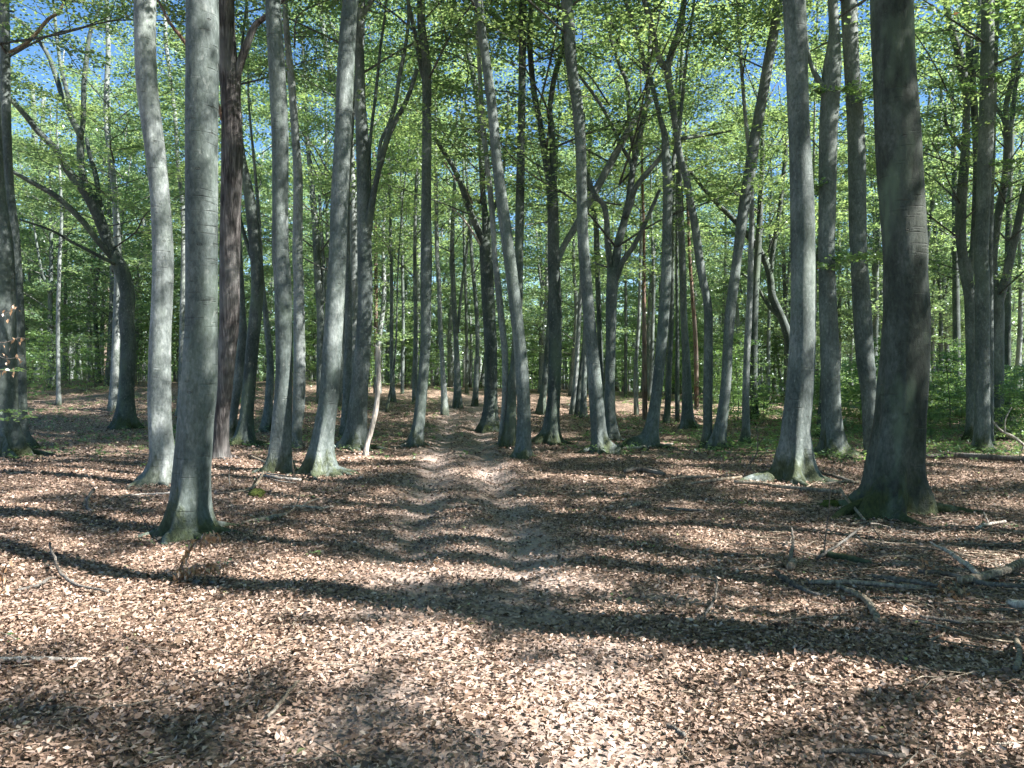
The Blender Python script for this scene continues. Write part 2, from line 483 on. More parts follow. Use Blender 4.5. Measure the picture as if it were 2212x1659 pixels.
def twigs():
    parts = []
    n = 1300
    for k in range(n):
        y = 2.5 + 22 * rng.random() ** 1.3; x = rng.uniform(-0.75 * y - 0.5, 0.75 * y + 0.5)
        if abs(x - path_c(y)) < 0.9 and rng.random() < 0.75: continue
        if x > 0 and rng.random() < 0.1: pass
        L = rng.uniform(0.12, 0.55); a = rng.uniform(0, pi); m_ = 5
        if k % 2 == 0:
            x = rng.normal(4.6, 1.3); y = rng.normal(6.6, 1.4); L *= 1.6
            if y < 3: continue
        t = np.linspace(-0.5, 0.5, m_)
        px = x + np.cos(a) * t * L + rng.normal(0, 0.02, m_); py = y + np.sin(a) * t * L + rng.normal(0, 0.02, m_)
        pz = terrain(px, py) + 0.02 + rng.uniform(0, 0.03, m_)
        r0 = rng.uniform(0.002, 0.006)
        if k % 4 == 0:
            r0 *= 1.6
        parts.append(tube(np.stack([px, py, pz], -1), np.linspace(r0, r0 * 0.5, m_), 4))
    V, F = join(parts)
    me = np_mesh('twig_litter', V, F, M['dead'])
    tag(link_mesh('twig_litter', me), 'short grey and brown twigs scattered among the fallen leaves', 'twigs', kind='stuff')
twigs()

def seedlings():
    """low green plants: tight rosettes of leaves a hand high"""
    Cs = []
    n = 60000
    y = rng.uniform(3, 46, n); x = rng.uniform(-0.8, 0.8, n) * y
    g_ = green_f(x, y)
    cl = (np.sin(x * 0.9 + 1.7 * np.sin(y * 0.5)) * np.sin(y * 0.8 + x * 0.3) + 1) / 2
    keep = rng.uniform(0, 1, n) < g_ * (0.12 + 0.5 * cl) + 0.0022
    x, y = x[keep], y[keep]
    m_ = len(x)
    per = 8
    cx = np.repeat(x, per) + rng.normal(0, 0.055, m_ * per); cy_ = np.repeat(y, per) + rng.normal(0, 0.055, m_ * per)
    hh = np.repeat(rng.uniform(0.03, 0.22, m_), per) * rng.uniform(0.3, 1.0, m_ * per)
    hh[np.repeat(y, per) < 14] *= 0.35
    C = np.stack([cx, cy_, terrain(cx, cy_) + 0.03 + hh], -1)
    N = len(C)
    L = np.where(np.repeat(y, per) < 14, rng.uniform(0.025, 0.045, N), rng.uniform(0.05, 0.095, N))
    V, F, r = rot_leaves(C, L, L * 0.6, rng.uniform(0, 6.28, N), rng.normal(0.1, 0.35, N), rng.normal(0, 0.35, N),
                         rng.uniform(0, 0.2, N), rng.uniform(0.1, 1, N))
    me = np_mesh('ground_cover', V, F, M['leaf_fresh'], smooth=False, attr={'rnd': r})
    tag(link_mesh('ground_cover', me), 'low green seedlings growing in patches over the brown leaves', 'ground cover', kind='stuff')
seedlings()

# ------------------------------------------------------------------ foliage
def sprays(S, D, per, size, leafL, droop=0.12, thick=0.05, seed=0):
    """S (n,3) spray centres, D (n,3) their outward directions -> leaves as single folded quads"""
    g_ = np.random.default_rng(seed)
    n = len(S)
    D = D.copy(); D[:, 2] *= 0.35; D /= np.linalg.norm(D, axis=1)[:, None] + 1e-9
    Sd = np.stack([-D[:, 1], D[:, 0], np.zeros(n)], -1); Sd /= np.linalg.norm(Sd, axis=1)[:, None] + 1e-9
    tilt = g_.normal(0, 0.25, n)[:, None]
    Nn = np.cross(D, Sd); Sd = Sd * np.cos(tilt) + Nn * np.sin(tilt); Nn = np.cross(D, Sd)
    size = size * g_.uniform(0.6, 1.3, n)
    u = g_.uniform(-1, 1, (n, per)); v = g_.uniform(-1, 1, (n, per)) * np.sqrt(1 - 0.75 * u ** 2) * 0.62
    # gather the leaves along side twigs
    v = v + 0.12 * np.sin(u * 14)
    w = g_.normal(0, thick, (n, per)) - droop * (np.abs(v) + np.clip(u, 0, 1)) * 0.5
    C = S[:, None] + (u[..., None] * D[:, None] + v[..., None] * Sd[:, None] + w[..., None] * Nn[:, None]) * size[:, None, None]
    C = C.reshape(-1, 3); N = len(C)
    L = leafL * g_.uniform(0.65, 1.25, N)
    yaw = g_.uniform(0, 6.28, N)
    pitch = g_.normal(-0.12, 0.38, N); roll = g_.normal(0, 0.42, N)
    uu = np.stack([np.cos(yaw) * np.cos(pitch), np.sin(yaw) * np.cos(pitch), np.sin(pitch)], -1)
    ss = np.stack([-np.sin(yaw), np.cos(yaw), np.zeros(N)], -1); nn = np.cross(uu, ss)
    ss = ss * np.cos(roll)[:, None] + nn * np.sin(roll)[:, None]; nn = np.cross(uu, ss)
    L = L[:, None]; Wd = L * 0.36
    V = np.stack([C - uu * L * 0.5, C + ss * Wd + nn * Wd * 0.25, C + uu * L * 0.5, C - ss * Wd + nn * Wd * 0.25], 1).reshape(-1, 3)
    F = np.arange(N * 4).reshape(-1, 4)
    rs = np.clip(g_.uniform(0.15, 0.85, n)[:, None] + g_.normal(0, 0.16, (n, per)), 0.0, 1).reshape(-1)
    rs = np.where(g_.uniform(0, 1, N) < 0.985, np.clip(rs, 0.05, 1), 0.0)
    return V, F, np.repeat(rs, 4)

def grow(base, top, rad, n_limb, seed, low_frac=0.0, r_stem=0.09, sub=5, flat=0.5):
    """ascending limbs round a stem; returns tubes and spray places"""
    g_ = random.Random(seed)
    tubes, S, D = [], [], []
    H = top - base
    stem = [(0, 0, base)]
    x = y = 0
    for k in range(1, 6):
        x += g_.uniform(-0.25, 0.25); y += g_.uniform(-0.25, 0.25)
        stem.append((x, y, base + H * k / 5 * 0.93))
    sp = catmull(stem, 3)
    tubes.append(tube(sp, np.linspace(r_stem, 0.02, len(sp)), 6))
    for k in range(n_limb):
        t = low_frac + (1 - low_frac) * (k + g_.random() * 0.8) / n_limb * 0.88
        i_ = min(int(t * (len(sp) - 1)), len(sp) - 2)
        p0 = sp[i_]
        a = k * 2.4 + g_.uniform(-0.5, 0.5)
        Lr = rad * (1.0 - 0.55 * t ** 1.6) * g_.uniform(0.65, 1.15)
        rise = Lr * (flat + 0.5 * t + g_.uniform(-0.25, 0.3))
        d = np.array([math.cos(a), math.sin(a), 0.0])
        pts = [p0]
        for q in (0.33, 0.66, 1.0):
            pts.append(p0 + d * Lr * q + np.array([g_.uniform(-.2, .2), g_.uniform(-.2, .2), rise * q ** 0.8 + g_.uniform(-.12, .12)]))
        lp = catmull(pts, 3)
        r0 = r_stem * (0.62 - 0.35 * t)
        tubes.append(tube(lp, np.linspace(r0, 0.009, len(lp)), 5))
        for b in range(sub):
            tt = 0.25 + 0.75 * (b + g_.random()) / sub
            q0 = lp[min(int(tt * (len(lp) - 1)), len(lp) - 1)]
            a2 = a + g_.choice((-1, 1)) * g_.uniform(0.35, 1.25)
            L2 = Lr * g_.uniform(0.22, 0.45) + 0.3
            d2 = np.array([math.cos(a2), math.sin(a2), g_.uniform(-0.05, 0.4)])
            q1 = q0 + d2 * L2 * 0.55 + np.array([0, 0, g_.uniform(-.05, .1)]); q2 = q0 + d2 * L2
            tubes.append(tube(np.array([q0, q1, q2]), [0.014, 0.009, 0.004], 3))
            S += [q1, q2]; D += [d2, d2]
            if g_.random() < 0.6:
                S.append(q0 + d2 * L2 * 0.3 + np.array([0, 0, g_.uniform(-.25, .25)])); D.append(d2)
        S.append(lp[-1]); D.append(d)
    S.append(sp[-1]); D.append(np.array([1, 0, 0.3]))
    return tubes, np.array(S), np.array(D)

crown_kinds = []
for k in range(6):
    H = 9.5
    tb, S, D = grow(0, H, 3.6 + 0.3 * (k % 3), 15, 100 + k, 0.0, 0.05, 5, 0.45)
    V, F = join(tb[1:]); wood = np_mesh('branches', V, F, M['twig'])
    V, F, r = sprays(S, D, 74, 0.85, 0.092, seed=200 + k)
    fol = np_mesh('crown', V, F, M['leaf'], smooth=False, attr={'rnd': r})
    crown_kinds.append((wood, fol))

dense_kinds = []  # thick clumpy crowns, shaped for the patchy shade of the unseen beeches
for k in range(4):
    tb, S, D = grow(0, 9.5, 3.9, 13, 170 + k, 0.0, 0.1, 4, 0.45)
    V, F = join(tb); wood = np_mesh('branches', V, F, M['twig'])
    V, F, r = sprays(S, D, 95, 0.88, 0.14, seed=270 + k)
    fol = np_mesh('crown', V, F, M['leaf'], smooth=False, attr={'rnd': r})
    dense_kinds.append((wood, fol))
small_kinds = []
for k in range(4):
    tb, S, D = grow(0, 9.5, 2.1 + 0.3 * (k % 2), 9, 150 + k, 0.0, 0.035, 3, 0.5)
    V, F = join(tb[1:]); wood = np_mesh('branches', V, F, M['twig'])
    V, F, r = sprays(S, D, 54, 0.85, 0.095, seed=250 + k)
    fol = np_mesh('crown', V, F, M['leaf'], smooth=False, attr={'rnd': r})
    small_kinds.append((wood, fol))

# ------------------------------------------------------------------ traced trees
def finish_mesh_local(V, root): return V - np.array(root.location)

class Tree:
    """a tree traced from the photo: each point (x, y, width) at the depth of its foot"""
    def __init__(s, name, label, cat, trace, mat='bark', H=19.0, crown=None, group=None, lean=None, dist=None, sides=None, hide_crown=False, cscale=1.0, ck=None):
        s.mat = M[mat]; s.k = len(trees)
        b = trace[0]
        p = hit(b[0], b[1]) if dist is None else at(b[0], b[1], dist)
        d0 = p[1] + b[2] * 0.25 * p[1] / FX
        s.d = d0
        zr = tz(p[0], d0)
        s.root = empty(name, (float(p[0]), float(d0), zr))
        tag(s.root, label, cat, group)
        lean = lean if lean is not None else rng.uniform(-0.05, 0.07)
        s.lean = lean
        P, r = [], []
        for (x, y, w) in trace:
            h = (CY - y) / FX * d0 + CAMZ - zr
            d = d0 + lean * max(h, 0)
            P.append(at(x, y, d)); r.append(w / 2 * d / FX)
        P = np.array(P); r = np.array(r)
        # foot into the soil
        foot = P[0] + np.array([0, 0, -0.25]); 
        Pt = np.vstack([foot, P]); rt = np.concatenate([[r[0] * 1.12], r])
        s.top_in = P[-1].copy(); s.r_top = r[-1]
        top_z = zr + H
        if crown != 'fork' and P[-1][2] < top_z and not hide_crown:
            dirv = P[-1] - P[-2]; dirv = dirv / np.linalg.norm(dirv)
            q, rr = P[-1].copy(), r[-1]; left = (top_z - q[2])
            n = 5
            for k in range(1, n + 1):
                dirv = dirv * 0.8 + np.array([rng.normal(0, .04), rng.normal(0, .04), 0.25]); dirv /= np.linalg.norm(dirv)
                q = q + dirv * left / n
                Pt = np.vstack([Pt, q]); rt = np.append(rt, max(rr * (1 - 0.8 * k / n), 0.03))
        dd = d0
        sides = sides or (28 if dd < 14 else 18 if dd < 26 else 10)
        n_per = 6 if dd < 14 else 4 if dd < 26 else 3
        C = catmull(np.column_stack([Pt, rt]), n_per)
        rad = np.maximum(C[:, 3], 0.008)
        big = r[0] > 0.12
        g_ = random.Random(s.k)
        lob = None
        if big:
            nl = g_.randint(5, 7)
            lob = ([(2 * pi * q / nl + g_.uniform(-.25, .25), g_.uniform(0.3, 1.0) + (0.3 if r[0] > 0.3 else 0)) for q in range(nl)], zr, 0.26 + 0.6 * r[0])
        V, F = tube(C[:, :3], rad, sides, lob, wob=0.03 if dd < 26 else 0.02, seed=s.k)
        s.C = C
        if big and dd < 24:
            rb = float(np.interp(zr + 0.12, C[:, 2], rad)); cx, cy_ = np.interp(zr, C[:, 2], C[:, 0]), np.interp(zr, C[:, 2], C[:, 1])
            rts = [(V, F)]
            for a, amp in lob[0]:
                a += g_.uniform(-.15, .15); Lr = rb * (0.6 + 1.5 * amp); q = []
                for t_ in (0.35, 0.75, 1.05, 1.4, 1.8):
                    ww = a + 0.25 * math.sin(t_ * 2 + a); rr_ = rb * 0.55 + Lr * (t_ - 0.35)
                    xx, yy = cx + math.cos(ww) * rr_, cy_ + math.sin(ww) * rr_
                    q.append((xx, yy, tz(xx, yy) + 0.07 * (1.25 - t_) * (0.6 + amp)))
                cc = catmull(np.array(q), 4)
                rts.append(tube(cc, np.linspace(rb * (0.13 + 0.1 * amp), 0.01, len(cc)), 10, wob=.1, seed=s.k))
            V, F = join(rts)
        V = V - np.array(s.root.location)
        s.trunk = link_mesh('trunk', np_mesh('trunk', V, F, s.mat), s.root)
        s.zr = zr
        if not hide_crown:
            if crown == 'fork': zc = max(P[-1][2] + 1.0, zr + min(9.5, CAMZ - zr + 0.45 * d0))
            elif crown is not None: zc = zr + crown
            else: zc = zr + (10.5 if d0 < 14 else 9.5 if d0 < 22 else 7.5 if d0 < 30 else 5.5)
            i_ = int(np.argmin(np.abs(C[:, 2] - zc)))
            q = C[i_, :3]
            sc_z = max((top_z - zc) / 9.5, 0.35)
            slim = np.median(r) < 0.13
            wood, fol = small_kinds[s.k % 4] if slim else crown_kinds[(s.k if ck is None else ck) % 6]
            for nm, me_ in (('branches', wood), ('crown', fol)):
                o = link_mesh(nm, me_, s.root, tuple(q - np.array(s.root.location)))
                o.rotation_euler = (0, 0, (s.k * 1.9) % 6.28)
                o.scale = (cscale * (0.75 + 0.3 * sc_z), cscale * (0.75 + 0.3 * sc_z), sc_z)
        trees.append(s)

    def limb(s, trace, mat=None, name='limb', drift=0.0, sides=None, dead=False):
        P, r = [], []
        n = len(trace)
        for k, (x, y, w) in enumerate(trace):
            h = (CY - y) / FX * s.d + CAMZ - s.zr
            d = s.d + s.lean * max(h, 0) + drift * k / max(n - 1, 1)
            P.append(at(x, y, d)); r.append(w / 2 * d / FX)
        P = np.array(P); r = np.array(r)
        if trace[-1][1] < 25:
            dirv = P[-1] - P[-2]; dirv /= np.linalg.norm(dirv)
            for k in (1, 2, 3):
                P = np.vstack([P, P[-1] + dirv * 0.9 + rng.normal(0, 0.08, 3)]); r = np.append(r, r[-1] * 0.65)
        C = catmull(np.column_stack([P, r]), 3)
        V, F = tube(C[:, :3], np.maximum(C[:, 3], 0.005), sides or (12 if s.d < 24 else 8), wob=0.04, seed=s.k)
        V = V - np.array(s.root.location)
        link_mesh(name, np_mesh(name, V, F, M[mat] if mat else s.mat), s.root)
        return s

    def spray(s, pts, n=5, size=0.45, leaf=0.085, drift=0.0, mat='leaf_fresh', name='leafy_branch'):
        """a thin side branch carrying leaves: pts = photo positions"""
        m_ = len(pts)
        P = np.array([at(x, y, s.d + drift * k / max(m_ - 1, 1)) for k, (x, y) in enumerate(pts)])
        C = catmull(P, 4)
        parts = [tube(C, np.linspace(0.012, 0.004, len(C)), 4)]
        g_ = random.Random(int(pts[0][0] * 7 + pts[0][1])); S, D = [], []
        for k in range(n):
            q = C[int((0.3 + 0.7 * (k + 0.5) / n) * (len(C) - 1))]
            dv = (C[-1] - C[0]); dv /= np.linalg.norm(dv)
            a = g_.uniform(-1, 1); dv = dv + np.array([0, a, g_.uniform(-.2, .2)])
            e = q + dv * size * 0.6
            parts.append(tube(np.array([q, (q + e) / 2 + np.array([0, 0, .02]), e]), [0.006, 0.004, 0.002], 3))
            S.append((q + e) / 2); D.append(dv)
        V, F = join(parts); L0 = np.array(s.root.location)
        o = link_mesh(name, np_mesh(name, V - L0, F, M['twig']), s.root)
        V, F, r = sprays(np.array(S), np.array(D), 42, size, leaf, thick=0.04, seed=int(pts[0][0]))
        link_mesh('leaves', np_mesh('leaves', V - L0, F, M[mat], smooth=False, attr={'rnd': r}), o)
        return s
trees = []
G_LEFT = 'beeches left of the path'
T = Tree
# --- left edge
T('beech_tree', 'thick grey beech cut by the left picture edge, nearest of the pair there', 'tree',
  [(18,985,84),(13,955,66),(8,900,56),(5,750,52),(1,550,50),(-17,400,47),(-26,200,45),(-36,0,43)])
t = T('beech_tree', 'sunlit beech right behind the thick trunk at the left edge, mossy foot', 'tree',
  [(52,968,44),(46,930,28),(44,850,24),(40,750,26),(37,650,25),(28,500,24),(19,400,20),(13,250,19),(11,100,19),(10,0,18)])
t.limb([(8,116,8),(22,112,7),(55,95,8),(80,70,8),(106,40,7),(128,26,6),(142,-5,5)], mat='dead', name='bare_limb')
T('beech_tree', 'slim far beech in the left group, leaning a little right as it rises', 'tree',
  [(63,815,17),(66,740,15),(78,600,14),(80,500,12),(75,300,12),(70,180,8)], H=17)
T('beech_tree', 'slim far beech second in the left group, straight with a dappled stem', 'tree',
  [(87,815,15),(88,700,12),(85,600,12),(86,450,12),(90,350,10),(95,200,8)], H=17)
T('beech_tree', 'thin straight beech just left of the white thin stem', 'tree',
  [(111,812,11),(112,700,10),(114,553,10),(112,450,9),(112,300,7)], H=15)
T('birch_tree', 'thin pale white stem standing alone on the left bank', 'tree',
  [(127,876,12),(126,800,8),(125,700,8),(129,553,7),(133,480,6),(130,380,5),(124,300,4)], mat='bark_pale', H=15)
t = T('beech_tree', 'dark crooked beech with low limbs spreading far up to the left', 'tree',
  [(270,927,64),(270,905,44),(271,880,36),(272,850,32),(277,750,31),(273,680,32),(276,640,30),(268,600,30),(256,570,30),(240,540,26)], mat='bark_dark', crown='fork', H=16, cscale=1.25)
t.limb([(244,552,26),(227,506,24),(205,451,24),(183,414,20),(147,370,17),(121,323,15),(84,286,14),(55,249,13),(22,213,11),(-12,178,9)], drift=-1.2)
t.limb([(208,452,16),(200,422,16),(183,396,16),(174,348,15),(173,293,15),(161,268,13),(139,220,12),(121,165,11),(99,110,9),(55,55,8),(18,29,6)], drift=1.2)
t.limb([(174,300,11),(180,257,11),(181,183,10),(187,128,10),(194,73,8),(213,22,7),(222,-15,6)], drift=.5)
t.limb([(216,445,12),(212,410,11),(206,375,11),(193,330,9),(187,300,8)], drift=1.0)
t.limb([(152,240,9),(145,200,9),(132,147,8),(122,73,7),(115,0,5)], drift=.8)
t.limb([(246,562,14),(232,545,13),(205,513,12),(180,480,12),(128,429,12),(73,396,10),(22,368,8)], drift=-1.5)
t.limb([(250,572,8),(232,562,8),(158,524,6),(110,497,5),(42,474,4)], drift=-2)
T('birch_tree', 'slender pale grey stem rising behind the dark crooked beech', 'tree',
  [(244,888,20),(248,800,16),(252,700,16),(254,620,15),(254,520,15),(249,440,13),(245,385,13),(236,320,12),(229,240,11),(232,160,11),(234,100,10),(231,18,9),(230,-20,8)], mat='bark_pale')
T('pine_tree', 'dark reddish pine trunk far back left of the dark crooked beech', 'tree',
  [(224,800,15),(226,700,11),(232,600,10),(235,553,9),(240,400,8)], mat='pine', H=20)
T('beech_tree', 'pale ringed beech leaning gently left, just left of the nearest trunk', 'tree',
  [(341,1050,84),(345,1030,62),(349,1005,52),(350,980,50),(346,920,47),(344,850,47),(345,750,45),(350,650,43),(352,553,42),(347,440,40),(337,340,41),(322,220,42),(315,147,43),(313,60,44),(313,0,44)], mat='bark_pale', lean=0.0)
T('beech_tree', 'nearest smooth grey beech at front left with mossy flared foot', 'tree',
  [(404,1166,126),(405,1142,105),(407,1110,88),(412,1066,76),(417,993,74),(422,920,75),(429,850,74),(433,750,69),(435,700,67),(435,553,67),(436,293,66),(437,0,66)], lean=0.0)
t = T('oak_tree', 'dark trunk with rough furrowed bark behind the nearest beech', 'tree',
  [(474,991,40),(475,960,33),(478,900,32),(483,850,34),(491,750,38),(495,700,40),(496,600,42),(498,480,43),(502,330,45),(499,220,41),(494,150,40),(489,70,37),(488,0,35)], mat='oak')
t.limb([(502,200,16),(508,175,17),(515,150,18),(528,110,17),(542,73,15),(553,52,13),(575,35,11),(602,8,9)])
t.limb([(496,303,10),(480,256,9),(470,225,8),(440,160,7),(398,90,8),(366,48,7),(342,2,5)], mat='pine', name='dead_limb', drift=-.6)
T('beech_tree', 'narrow beech bending right beside the foot of the furrowed trunk', 'tree',
  [(498,955,26),(503,900,20),(510,850,20),(518,790,20),(524,720,18),(522,650,14),(515,500,12)], H=14)
t = T('beech_tree', 'bowed dark beech with pale spreading roots right of the furrowed trunk', 'tree',
  [(526,962,52),(529,940,36),(533,900,28),(537,850,27),(545,750,27),(552,680,27),(556,600,26),(548,500,25),(538,420,22),(528,370,18),(520,320,15),(510,220,12)], mat='bark_dark')
t.limb([(556,600,10),(546,565,9),(535,530,9),(521,484,8),(512,440,6)])
T('beech_tree', 'thin dark beech leaning left before the bright glade at left', 'tree',
  [(577,932,28),(580,880,18),(583,830,17),(584,780,15),(578,720,13),(572,660,11),(566,600,9)], H=14)
T('beech_tree', 'straight grey beech, left of the two big trunks beside the path', 'tree',
  [(605,1022,66),(606,1000,52),(607,975,45),(609,920,42),(613,830,37),(614,750,36),(610,600,36),(606,553,36),(605,440,34),(605,293,35),(598,147,35),(590,0,33)])
T('beech_tree', 'beech dappled with leaf shadows just right of the straight grey beech', 'tree',
  [(640,967,24),(641,930,22),(645,880,26),(647,800,25),(646,700,24),(645,600,22),(643,553,22),(644,420,20),(643,367,19),(638,290,17),(630,180,16),(620,80,14),(615,0,12)], mat='bark_pale')
t = T('beech_tree', 'slim spotted twin beech between two larger trunks left of the path', 'tree',
  [(692,872,17),(691,800,15),(693,700,16),(690,640,17),(685,560,17),(681,480,15),(675,420,13),(668,350,10),(660,250,9)])
t.limb([(695,660,8),(700,630,8),(698,553,8),(693,480,7),(690,420,6)])
T('beech_tree', 'crooked beech whose upper stem bows left behind the leaning big trunk', 'tree',
  [(727,880,20),(731,800,18),(735,600,18),(740,350,18),(735,250,16),(722,185,15),(706,110,13),(695,50,12),(688,0,11)])
T('beech_tree', 'big smooth grey beech leaning right, closest tree left of the path', 'tree',
  [(690,1026,80),(691,1005,62),(697,956,46),(705,900,42),(711,847,42),(721,700,40),(729,553,37),(733,440,38),(741,293,36),(747,147,36),(758,0,33)])
t = T('beech_tree', 'dark based beech beside the pale broken snag, limb forking right', 'tree',
  [(762,970,62),(766,950,48),(770,920,42),(776,850,37),(784,750,34),(789,650,33),(788,553,32),(786,440,29),(782,293,27),(778,220,24),(777,100,20),(780,0,18)])
t.limb([(790,520,22),(797,475,19),(801,455,16),(810,403,13),(824,348,12),(839,293,13),(861,249,11),(879,216,10),(901,150,9)], mat='bark_dark', drift=-.5)
t.limb([(812,395,9),(817,365,9),(822,308,8),(840,270,9),(855,220,9),(862,170,9),(874,110,8),(882,50,7),(881,0,6)], drift=.5)
t.limb([(777,140,13),(779,80,12),(786,33,10),(800,5,11),(812,-20,9)])
t.limb([(800,440,8),(798,370,8),(800,300,7),(812,200,7),(822,100,6),(835,0,5)], drift=1)
T('beech_tree', 'narrow grey beech wedged left of the dark based beech', 'tree',
  [(742,945,22),(745,900,17),(749,850,17),(752,750,16),(753,650,15),(751,553,11),(752,400,9)])
T('beech_tree', 'pale dappled beech half hidden behind the dark based beech', 'tree',
  [(760,900,22),(762,800,18),(764,680,18),(765,553,19),(762,400,13),(760,300,9)], mat='bark_pale')
T('pine_tree', 'red barked pine trunk in the distance just behind the pale snag', 'tree',
  [(812,835,10),(812,700,9),(812,553,8),(810,440,7),(806,300,6)], mat='pine', H=20)
T('beech_tree', 'slender dappled beech on the bank right of the pale snag', 'tree',
  [(849,867,12),(846,770,9),(846,660,8),(845,553,7),(842,430,6),(840,350,6),(836,200,5)])
T('beech_tree', 'slim beech on the bank just left of the curved path side trunk', 'tree',
  [(895,872,12),(898,700,9),(896,553,8),(899,400,7),(905,300,6)])
t = T('beech_tree', 'tall slightly curved beech on the left verge of the path', 'tree',
  [(896,966,42),(899,945,31),(903,920,27),(911,850,24),(919,750,22),(920,650,23),(921,553,25),(921,440,22),(922,293,21),(921,147,20),(911,60,18),(909,0,17)])
t.limb([(919,180,10),(909,147,9),(898,80,9),(885,22,8),(879,-10,7)])
T('beech_tree', 'thin pale beech first to the right of the path, straight', 'tree',
  [(961,897,18),(957,810,11),(951,700,10),(948,600,9),(944,553,9),(942,400,8),(940,290,6)], mat='bark_pale')
t = T('beech_tree', 'slim dark beech forking into a V above the end of the path', 'tree',
  [(988,882,20),(987,773,12),(981,663,11),(977,553,10),(978,480,9),(982,400,7),(985,300,6)])
t.limb([(988,720,7),(992,680,7),(1000,600,6),(1007,553,6),(1015,470,5)])
T('beech_tree', 'thin leaning beech on the mound behind the path', 'tree',
  [(1026,878,14),(1031,773,9),(1030,680,9),(1019,553,8),(1015,470,6),(1006,350,5)])
t = T('beech_tree', 'stout old beech with knobbly fork and spreading limbs in the centre', 'tree',
  [(1055,930,62),(1057,905,38),(1060,850,29),(1060,750,28),(1055,650,28),(1050,553,27),(1046,510,24)], mat='bark_dark', crown='fork', H=18, cscale=1.2)
t.limb([(1046,535,16),(1036,505,15),(1021,470,15),(1010,440,14),(986,374,11),(960,330,10),(938,297,8)], drift=-1)
t.limb([(1048,530,16),(1048,470,14),(1042,400,12),(1037,257,12),(1026,183,12),(1008,103,11),(986,22,9),(978,-10,8)], drift=1)
t.limb([(1044,540,6),(1020,500,5),(998,470,4),(978,450,3)], name='dead_limb', mat='dead_pale', drift=-1)
t.limb([(1021,440,5),(1000,400,5),(985,388,4),(960,350,3)], name='dead_limb', mat='dead', drift=-1)
t.limb([(1052,520,12),(1060,470,9),(1075,430,8),(1085,380,7),(1095,300,6),(1098,200,5)], drift=.5)
T('beech_tree', 'slim pale beech bowed like an S left of the leaning centre trunk', 'tree',
  [(1082,960,16),(1088,900,14),(1091,850,14),(1091,770,14),(1082,680,14),(1074,600,14),(1069,553,12),(1063,458,12),(1052,348,11),(1042,257,11),(1036,150,9),(1030,40,8)], mat='bark_pale')
T('beech_tree', 'tall pale footed beech in the centre leaning left as it rises', 'tree',
  [(1129,990,56),(1130,970,38),(1131,930,31),(1130,850,29),(1123,750,28),(1112,650,27),(1100,553,26),(1085,440,25),(1073,340,22),(1064,240,22),(1052,147,20),(1033,0,19)], lean=0.02)
T('beech_tree', 'dark footed straight beech rising behind the leaning centre trunk', 'tree',
  [(1100,963,34),(1104,900,22),(1107,830,20),(1116,740,18),(1120,650,18),(1121,553,18),(1123,440,19),(1126,293,17),(1128,147,16),(1130,0,17)], mat='bark_dark')
t = T('beech_tree', 'dark beech forking into a narrow V right of centre, rooted foot', 'tree',
  [(1189,960,66),(1191,935,42),(1193,900,32),(1197,840,28),(1199,750,28),(1199,650,28),(1195,553,26),(1194,440,24),(1189,375,24)], mat='bark_dark', crown='fork', H=20, cscale=1.1)
t.limb([(1188,390,18),(1179,345,15),(1170,290,13),(1166,260,13),(1154,202,13),(1145,110,12),(1146,37,12),(1150,0,11)], drift=-.3)
t.limb([(1191,390,18),(1194,340,14),(1192,275,13),(1188,238,12),(1198,165,12),(1212,118,11),(1222,60,10),(1228,0,9)], drift=.4)
t.limb([(1197,590,12),(1208,555,13),(1222,524,14),(1236,502,15),(1271,440,16),(1311,367,17),(1341,312,15),(1377,249,14),(1410,212,11)], mat='bark_pale', name='slanting_limb', drift=1.0)
T('beech_tree', 'long curving beech with sunlit ragged edge right of centre', 'tree',
  [(1302,981,66),(1297,960,44),(1293,935,35),(1287,850,31),(1274,700,26),(1262,553,25),(1258,480,24),(1255,330,23),(1246,220,24),(1235,147,24),(1225,0,27)], lean=0.0)
T('beech_tree', 'dark slim stem seen behind the long curving beech', 'tree',
  [(1302,905,14),(1298,800,12),(1293,650,11),(1289,553,12),(1287,480,11),(1272,420,10),(1262,380,9)], mat='bark_dark')
t = T('beech_tree', 'many limbed beech opening like a fan behind the long curving beech', 'tree',
  [(1320,952,32),(1318,900,23),(1317,830,22),(1319,750,22),(1321,650,24),(1324,580,26)], crown='fork', H=19, cscale=1.3)
t.limb([(1320,590,14),(1312,520,13),(1310,470,12),(1302,440,12),(1285,421,11),(1264,370,10),(1258,340,9)], drift=-.6)
t.limb([(1328,590,20),(1335,530,18),(1345,490,16),(1357,440,15),(1366,370,14),(1384,280,13),(1397,225,11),(1402,150,10),(1404,60,7)], drift=.4)
t.limb([(1328,610,14),(1345,565,13),(1370,530,11),(1399,470,9),(1425,410,8)], drift=-.8)
t.limb([(1368,380,10),(1363,352,9),(1341,312,8),(1311,249,8),(1278,198,7),(1249,161,6)], drift=.6)
t.limb([(1374,340,10),(1370,330,10),(1359,257,9),(1355,183,9),(1341,147,9),(1322,92,8),(1311,37,7),(1308,0,6)], drift=1.2)
t.limb([(1350,470,14),(1362,440,14),(1374,403,12),(1418,350,10),(1440,320,9)], drift=-.5)
t = T('beech_tree', 'beech with a foot swept left and a leaning stem right of centre', 'tree',
  [(1394,969,66),(1402,948,38),(1408,920,27),(1418,850,23),(1428,750,23),(1436,650,23),(1440,553,22),(1441,480,21),(1443,400,22),(1438,330,18),(1436,293,14),(1426,255,11),(1410,190,10),(1395,150,10),(1380,90,10),(1365,40,9),(1350,0,8)], mat='bark')
t.limb([(1444,420,10),(1455,350,9),(1470,250,8),(1480,150,7),(1492,60,6),(1500,0,5)], drift=1)
